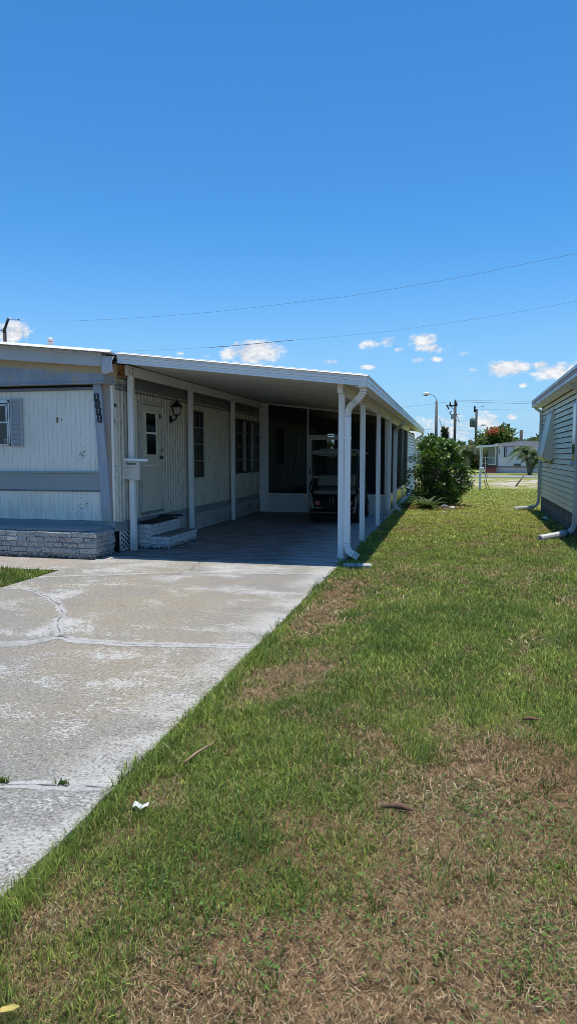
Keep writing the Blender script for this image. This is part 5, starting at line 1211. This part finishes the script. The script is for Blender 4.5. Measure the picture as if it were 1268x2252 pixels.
# guy wire / drop lines
pole_cable([g(965, 922), g(968, 930), g(972, 942), g(976, 950)], .03, 'short drop line hanging between lamp and dark pine', None)
Y = 88; t = upole(1044.5, 900, Y, .18, .14, 'wooden utility pole carrying a round transformer'); k = Y / 1497 * 1.03
build('transformer', MB().lathe([(.30, -.55), (.36, -.5), (.36, .45), (.3, .5), (.1, .55)], g(1038, 929.5, -.3), 14), plain('transformer_green', (.13, .16, .14), .5), t)
build('bushing', MB().tube([g(1038, 924), g(1038, 918)], .07, 6), M_BLACK, t); build('pole_pin', MB().tube([g(1042.5, 906), g(1042.5, 893)], .12, 6), M_BLACK, t)
build('bracket', MB().tube([g(1038, 934), g(1040, 940), g(1045, 938)], .05, 5).tube([g(1041, 907), g(1044, 902), g(1047, 904)], .06, 5).tube([g(1043, 896), g(1056, 895), g(1064, 894)], .025, 5), M_BLACK, t)
Y = 98; t = upole(1116.5, 932, Y, .17, .13, 'distant dark pole with a small bracket right of the red tree'); build('bracket', MB().tube([g(1112, 933), g(1120, 933)], .06, 5).tube([g(1107, 930), g(1109, 931), g(1109, 935)], .08, 5), M_BLACK, t)
Y = 90; t = upole(1143.5, 946, Y, .20, .20, 'plain dark pole standing behind the pink trailer roof')
# far thin lines
def farline(p0, p1, Y, lab, sag=2.0, r=.012):
    n = 9; pole_cable([at(p0[0] + (p1[0] - p0[0]) * i / n, p0[1] + (p1[1] - p0[1]) * i / n + sag * math.sin(math.pi * i / n), Y) for i in range(n + 1)], r, lab, 'distant power lines')
farline((1003, 883.5), (1400, 892), 80, 'faint power line running right from the crossarm pole', 1, .017)
farline((1000, 880), (1400, 884), 80.5, 'topmost faint power line right of the crossarm pole', 1, .011)
farline((560, 925), (985, 884), 80, 'faint power line reaching the crossarm pole from the left', 3, .012)
farline((700, 935), (1400, 958), 92, 'lowest faint power line above the pink trailer', 2, .011)
farline((1044, 900), (1400, 903), 88, 'faint power line right of the transformer pole', 1, .010)

# ---- pink and white trailer across the street
YT = 62.0; tx = lambda px: at(px, 1000, YT).x; tz = lambda py: at(1130, py, YT).z
tr_ = thing('pink_trailer', 'white and pink mobile home with small porch across the street', 'mobile home', (tx(1130), YT, GZ))
M_TW = paint('trailer_white', (.80, .75, .79), .5, (.4, .35, .33), .15); M_PINK = paint('trailer_pink', (.74, .59, .65), .5, (.4, .33, .33), .2)
x0, x1, xe = tx(1095), tx(1250), tx(1143)
pr = lap_profile(tz(1027), tz(981), .21, .025)
mb = MB()
for (d0, z0), (d1, z1) in zip(pr, pr[1:]): mb.quad((x0, YT - d0, z0), (x1, YT - d0, z0), (x1, YT - d1, z1), (x0, YT - d1, z1))
mb.box(x0, x1, YT + .02, YT + 14, GZ, tz(981)); build('front_wall', mb, M_TW, tr_)
build('gable', MB().prism([(x0 - .1, tz(981)), (x1, tz(981)), (x1, tz(973)), (xe, tz(969.5)), (x0 - .1, tz(976))], 'y', YT - .10, YT + 14), M_PINK, tr_)
build('roof', MB().prism([(x0 - .2, tz(976.3)), (xe, tz(969.6)), (x1, tz(973)), (x1, tz(971.8)), (xe, tz(968.4)), (x0 - .2, tz(975.2))], 'y', YT - .2, YT + 14), plain('trailer_roof_edge', (.30, .30, .29), .6), tr_)
build('base_stripe', MB().box(x0, x1, YT - .06, YT, tz(1027.8), tz(1026)), M_BLACK, tr_)
skm = MB(); x = x0
while x < x1: skm.box(x, x + .20, YT - .02, YT + .02, GZ - .1, tz(1027.8)); skm.box(x + .20, x + .23, YT - .005, YT + .02, GZ - .1, tz(1027.8)); x += .23
build('skirting', skm, M_PINK, tr_)
wb = MB().box(tx(1104), tx(1157), YT - .08, YT, tz(1007), tz(982)); fw_ = build('window', wb, M_WHITE, tr_)
build('shade', MB().box(tx(1112), tx(1148), YT - .10, YT - .08, tz(1005.5), tz(983.5)), paint('window_shade', (.60, .58, .66), .5, (.5, .48, .5), .1), fw_)
ss = MB()
for q0, q1 in ((1106.5, 1108.5), (1110, 1112), (1148.5, 1150), (1153, 1155)): ss.box(tx(q0), tx(q1), YT - .11, YT - .08, tz(1006), tz(983.5))
build('shutter_stripe', ss, M_BLACK, fw_); build('head_trim', MB().box(tx(1104), tx(1157), YT - .12, YT - .08, tz(983), tz(981.6)), plain('rosy_trim', (.34, .24, .23), .6), fw_)
pl_ = build('sign_plate', MB().box(tx(1130), tx(1144), YT - .10, YT - .03, tz(1024.5), tz(1020)), M_BLACK, tr_)
sp = MB()
for q in (1131.8, 1133.6, 1135.8, 1138, 1140.2, 1142): sp.box(tx(q), tx(q + 1.2), YT - .105, YT - .10, tz(1023.6 - random.random()), tz(1021.2 + random.random()))
build('sign_marks', sp, M_NUM, pl_)
build('number_strip', MB().box(tx(1096), tx(1097.2), YT - .06, YT - .02, tz(999), tz(987)), M_CURTAIN, tr_)
# porch
yp0, yp1 = YT - .1, YT + 3.2
po = MB().prism([(tx(1048.5), tz(984)), (tx(1093), tz(981.5)), (tx(1093), tz(978.3)), (tx(1052), tz(979.6)), (tx(1048.5), tz(981.5))], 'y', YT - .3, YT + 4); build('porch_roof', po, M_WHITE, tr_)
for px in (1055, 1058.5): build('porch_post', MB().box(tx(px) - .04, tx(px) + .04, YT - .05, YT + .03, GZ, tz(983)), M_WHITE, tr_)
rl = MB().box(tx(1058), tx(1088), YT - .02, YT + .02, tz(1006), tz(1005)); rl.box(tx(1058), tx(1086), YT - .02, YT + .02, tz(1019), tz(1018.2)); rl.box(tx(1084.5), tx(1085.5), YT - .02, YT + .02, tz(1024), tz(1004.5)); rl.box(tx(1057), tx(1058.2), YT - .02, YT + .02, tz(1024), tz(1004.5))
build('railing', rl, M_WHITE, tr_); build('railing_post', MB().box(tx(1065), tx(1066), YT - .9, YT - .85, GZ, tz(1006)), M_WHITE, tr_)
for i in range(6): build('baluster', MB().box(tx(1058) + .05, tx(1058) + .09, YT + .3 + i * .4, YT + .34 + i * .4, tz(1024), tz(1006)), M_WHITE, tr_)
build('porch_floor', MB().box(tx(1057), tx(1093), YT, YT + 3.2, tz(1027), tz(1024)), plain('red_brown_deck', (.11, .05, .045), .7), tr_)
build('porch_screen', MB().box(tx(1075), tx(1076.5), YT + 2.9, YT + 3, tz(1022), tz(981)).box(tx(1076.5), tx(1092), YT + 3.0, YT + 3.05, tz(1022), tz(981)), paint('porch_panel', (.42, .50, .54), .4, (.25, .3, .3), .4), tr_)
build('porch_door', MB().box(tx(1090), tx(1093.5), YT - .04, YT, tz(1025), tz(982)), M_SLATE, tr_)
stps = MB()
for i in range(4): stps.box(tx(1066.5), tx(1089), YT - .30 * (4 - i), YT - .02, tz(1038.5 - i * 3.4 + .1) - .25, tz(1035.4 - i * 3.4))
build('porch_steps', stps, plain('brick_red_steps', (.20, .065, .05), .8), tr_)
build('step_pad', MB().box(tx(1063), tx(1092), YT - 2.2, YT - 1.2, GZ - .02, GZ + .03), paint('step_pad', (.5, .42, .38), .8), tr_)
# small sheds / roofs glimpsed among the trees
for px0, px1, py0, py1, Yb, lab in ((1012, 1036, 984, 1003, 104, 'pale roofed house half hidden behind the dark palms'), (880, 940, 985, 1010, 120, 'far low white house left of the shrub top')):
    xa, xb = at(px0, 1000, Yb).x, at(px1, 1000, Yb).x; h = thing('far_house', lab, 'house', ((xa + xb) / 2, Yb, GZ)); zt_, zm = at(1000, py0, Yb).z, at(1000, (py0 + py1) / 2, Yb).z
    build('wall', MB().box(xa + .3, xb - .3, Yb, Yb + 8, GZ, zm), paint('far_wall', (.30, .30, .30), .7), h); build('roof', MB().prism([(xa, zm), (xb, zm), (xb - 1.6, zt_), ((xa + xb) / 2 - .6, zt_)], 'y', Yb - .3, Yb + 8.3), M_WHITE, h)

# ---- trees
def crown(name, label, centre, clumps, per, spread, Lr, Wr, cols, trunk_r=.2, trunk_top=None, mat=None, up=.2, extra=None, cat='tree'):
    c0 = Vector(centre); t = thing(name, label, cat, (c0.x, c0.y, GZ))
    mb = MB(); top = Vector(trunk_top) if trunk_top else Vector((c0.x, c0.y, c0.z))
    stems_tube(mb, (c0.x, c0.y, GZ), top, trunk_r, 6, .05)
    for c in clumps[::3]: stems_tube(mb, top * .7 + Vector((c0.x, c0.y, GZ)) * .3, c, trunk_r * .35, 4, .1)
    build('trunk', mb, M_BARK, t)
    V, q, c = leaf_clumps([tuple(Vector(x) - Vector((c0.x, c0.y, GZ))) for x in clumps], per, spread, Lr, Wr, cols, up); np_mesh('crown', V, [q], c, mat or M_LEAF2, t)
    return t
def ellip(c, r, n, lo=.55, flat=False):
    out = []
    while len(out) < n:
        d = rand_dirs(1)[0]; s = random.uniform(lo, 1.0); 
        if flat and d[2] < -.2: continue
        out.append(Vector((c[0] + d[0] * r[0] * s, c[1] + d[1] * r[1] * s, c[2] + d[2] * r[2] * s)))
    return out
Yt = 84; k = Yt / 1497 * 1.03
G1 = [(.035, .065, .018), (.055, .10, .025), (.085, .13, .035), (.03, .05, .015)]
# flame tree with red flowers
fc = at(1086, 972, Yt); cl = ellip(fc, (34 * k, 4, 22 * k), 70, .5) + ellip(at(1100, 960, Yt), (19 * k, 3, 11 * k), 40, .5)
ft_ = crown('flame_tree', 'wide green tree with red blossom behind the pink trailer', fc, cl, 34, .75, (.35, .65), (.16, .30), [(.075, .12, .035), (.10, .16, .05), (.05, .085, .022), (.13, .18, .06)], .35)
fl_ = ellip(at(1084, 951, Yt - 2), (8 * k, 2, 2.6 * k), 16, .1) + [at(1104, 948, Yt - 2), at(1072, 958, Yt - 2)]
V, q, c = leaf_clumps([tuple(Vector(x) - ft_.location) for x in fl_], 18, .5, (.2, .38), (.15, .28), [(.42, .07, .03), (.50, .10, .05), (.30, .06, .03)], .4); np_mesh('blossom', V, [q], c, M_LEAF2, ft_)
# palms: trunk and feathered fronds
def palm(name, label, base, height, nf, fl, mat_cols, lean=(0, 0), trunk=.16, group=None, crownup=.5, cat='palm', stems=1, wl=.10):
    b = Vector(base); t = thing(name, label, cat, b, group=group); V = []; Fq = []; C = []; tb = MB()
    for sidx in range(stems):
        ln = lean if stems == 1 else (lean[0] + (-.30, .12, .42)[sidx] * height * .8, lean[1] + random.uniform(-.3, .3))
        hh = height * (1 if stems == 1 else (1.0, .82, .68)[sidx]); top = Vector((ln[0], ln[1], hh)); n = 8
        tb.tube([(top.x * (i / n) ** 1.4, top.y * (i / n) ** 1.4, hh * i / n) for i in range(n + 1)], [trunk * (1.25 - .45 * i / n) for i in range(n)] + [trunk * 1.15], 8)
        for f in range(nf):
            az = 2 * math.pi * (f + random.random() * .7) / nf; el = random.choice([1.15, .8, .5, .2, -.15]) * crownup + random.uniform(-.1, .15); d = Vector((math.cos(az), math.sin(az), 0)); L = fl * random.uniform(.8, 1.1); col = random.choice(mat_cols); m_ = 12; pts = []
            for i in range(m_ + 1):
                s = i / m_; pts.append(top + d * (L * s * math.cos(el) * (1 - .15 * s)) + Vector((0, 0, L * (math.sin(el) * s - .62 * s * s))))
            for i in range(1, m_):
                p, nx = pts[i], (pts[i + 1] - pts[i]).normalized(); sd = Vector((-d.y, d.x, 0)); ll = L * .30 * math.sin(math.pi * (.12 + .82 * i / m_))
                for sg in (-1, 1):
                    for h_ in (0, .5):
                        pp = p + (pts[i + 1] - p) * h_; tip = pp + sd * (sg * ll * .8) + nx * (ll * .55) - Vector((0, 0, ll * random.uniform(.25, .6))); q0 = len(V); w_ = L * wl * .35
                        V.extend([tuple(pp), tuple(pp + nx * w_), tuple(tip)]); Fq.append((q0, q0 + 1, q0 + 2)); C.extend([tuple(x * random.uniform(.7, 1.25) for x in col)] * 3)
    build('trunk', tb, M_BARK, t, local=True); np_mesh('fronds', np.array(V), [np.array(Fq)], np.array(C), M_LEAF2, t); return t
PC = [(.06, .10, .028), (.10, .15, .045), (.15, .20, .065), (.08, .12, .035)]
pb = at(1163, 1041, 57); pb.z = GZ
palm('pygmy_palm', 'three stemmed pygmy date palm in front of the pink trailer', pb, 1.95, 26, 1.55, PC, trunk=.12, stems=3, crownup=.75, wl=.09)
DC = [(.03, .05, .017), (.05, .08, .025), (.075, .10, .03), (.12, .11, .04)]
for i, (px, hpy, Yp, lab) in enumerate(((1030, 985, 76, 'dark feathery palm with yellowing fronds left of the trailer porch'), (1048, 980, 79, 'dark palm crowding over the white porch roof'), (1012, 990, 82, 'leftmost dark palm rising just right of the shrub'), (1066, 978, 86, 'tall palm under the flame tree behind the porch'))):
    b = at(px, 1000, Yp); b.z = GZ; palm('coconut_palm', lab, b, at(px, hpy, Yp).z - .2, 24, 2.4, DC, trunk=.17, group='dark palms by the trailer porch', wl=.11)
cl = ellip(at(1040, 1015, 80), (24 * k, 3, 22 * k), 70, .2); crown('thicket', 'dark tangled undergrowth below the palms left of the porch', at(1040, 1015, 80), cl, 26, .6, (.3, .6), (.12, .22), [(.018, .028, .010), (.03, .045, .014), (.05, .06, .02)], .15, cat='shrub')
# norfolk pine with two tips
Yp = 92; b = at(976, 1000, Yp); t = thing('norfolk_pine', 'dark narrow pine with two pointed tips between lamp and pole', 'tree', (b.x, Yp, GZ)); mb = MB(); cl = []
for px, py in ((973.5, 941), (980.5, 944)):
    q = at(px, py, Yp); mb.tube([(b.x, Yp, GZ), (q.x, Yp, q.z * .6), (q.x, Yp, q.z)], [.2, .12, .02], 6)
    for i in range(26): 
        s = i / 26; w_ = 3.6 * k * (.12 + s * 1.0) * 1.1; zz = q.z - s * (q.z - 2.2); cl += [Vector((q.x + random.uniform(-w_, w_), Yp + random.uniform(-w_, w_), zz)) for _ in range(2)]
build('trunk', mb, M_BARK, t); V, q, c = leaf_clumps([tuple(x - t.location) for x in cl], 16, .22, (.2, .42), (.06, .12), [(.012, .024, .014), (.02, .036, .018), (.03, .048, .022)], .35); np_mesh('crown', V, [q], c, M_LEAF2, t)
for px, py, rx, ry, Yb, lab, cols in ((948, 980, 26, 14, 110, 'round green tree behind the top of the shrub', G1), (986, 990, 14, 9, 100, 'yellow green bush between shrub and crossarm pole', [(.12, .14, .03), (.17, .18, .04), (.08, .11, .03)]), (1005, 995, 22, 14, 105, 'dull green tree low behind the crossarm pole', G1), (912, 990, 20, 14, 130, 'dark tree at the far left beyond the shed corner', G1), (1180, 982, 30, 10, 120, 'low far trees showing over the pink trailer roof at right', G1)):
    kk = Yb / 1497 * 1.03; c = at(px, py, Yb); crown('round_tree', lab, c, ellip(c, (rx * kk, 4, ry * kk), 46, .4) + ellip(at(px, py + ry * .8, Yb), (rx * kk * .9, 3, ry * kk * .7), 20, .3), 30, .9, (.4, .8), (.2, .4), cols, .25)
# distant belt of trees on the horizon: one mass nobody could count
n = 5200; xx = rng.uniform(-220, 260, n); hgt = 3.2 + 3.6 * fbm(xx * .06, xx * 0 + 3, 4); P = np.stack([xx, 190 + rng.uniform(-6, 6, n), GZ + hgt * rng.random(n) ** .7], 1); D = rand_dirs(n); Nn = rand_dirs(n)
V, q, c = leaves(P, D, Nn, rng.uniform(1.4, 3.0, n), rng.uniform(.9, 1.8, n), np.array([[.05, .075, .03]]) * rng.uniform(.6, 1.6, (n, 1)))
tb = np_mesh('tree_belt', V, [q], c, M_LEAF2); struct(tb, 'stuff'); tag(tb, 'far low belt of trees along the horizon', 'trees')
# utility riser post at the back line
rp_ = at(1054, 1075, 32.2); ur = thing('riser_post', 'white water riser post with hanging hoses at the back of the lawn', 'post', (rp_.x, 32.2, GZ))
zt_ = at(1054, 1029, 32.2).z; build('pipe', MB().box(rp_.x - .05, rp_.x + .05, 32.15, 32.25, GZ, zt_), M_POST, ur, .01)
build('tap', MB().box(rp_.x - .02, rp_.x + .16, 32.05, 32.15, zt_ - .10, zt_ + .03), M_WHITE, ur, .02)
ho = MB()
for dx, sw in ((.12, .18), (.2, .3)): ho.tube([(rp_.x + .1, 32.05, zt_ - .08), (rp_.x + dx + .1, 32.0, zt_ - .35), (rp_.x + dx + .06, 31.95, .35), (rp_.x + sw + .12, 31.9, GZ + .02)], .016, 6)
build('hose', ho, plain('grey_hose', (.16, .16, .15), .6), ur)
sp_ = at(1142, 1065, 36); o = build('stump', MB().tube([(sp_.x - .2, 36, GZ), (sp_.x, 36, .25), (sp_.x + .25, 36, .62)], [.05, .04, .02], 6), M_BARK); tag(o, 'thin leaning dead stub on the sandy lot', 'stump')
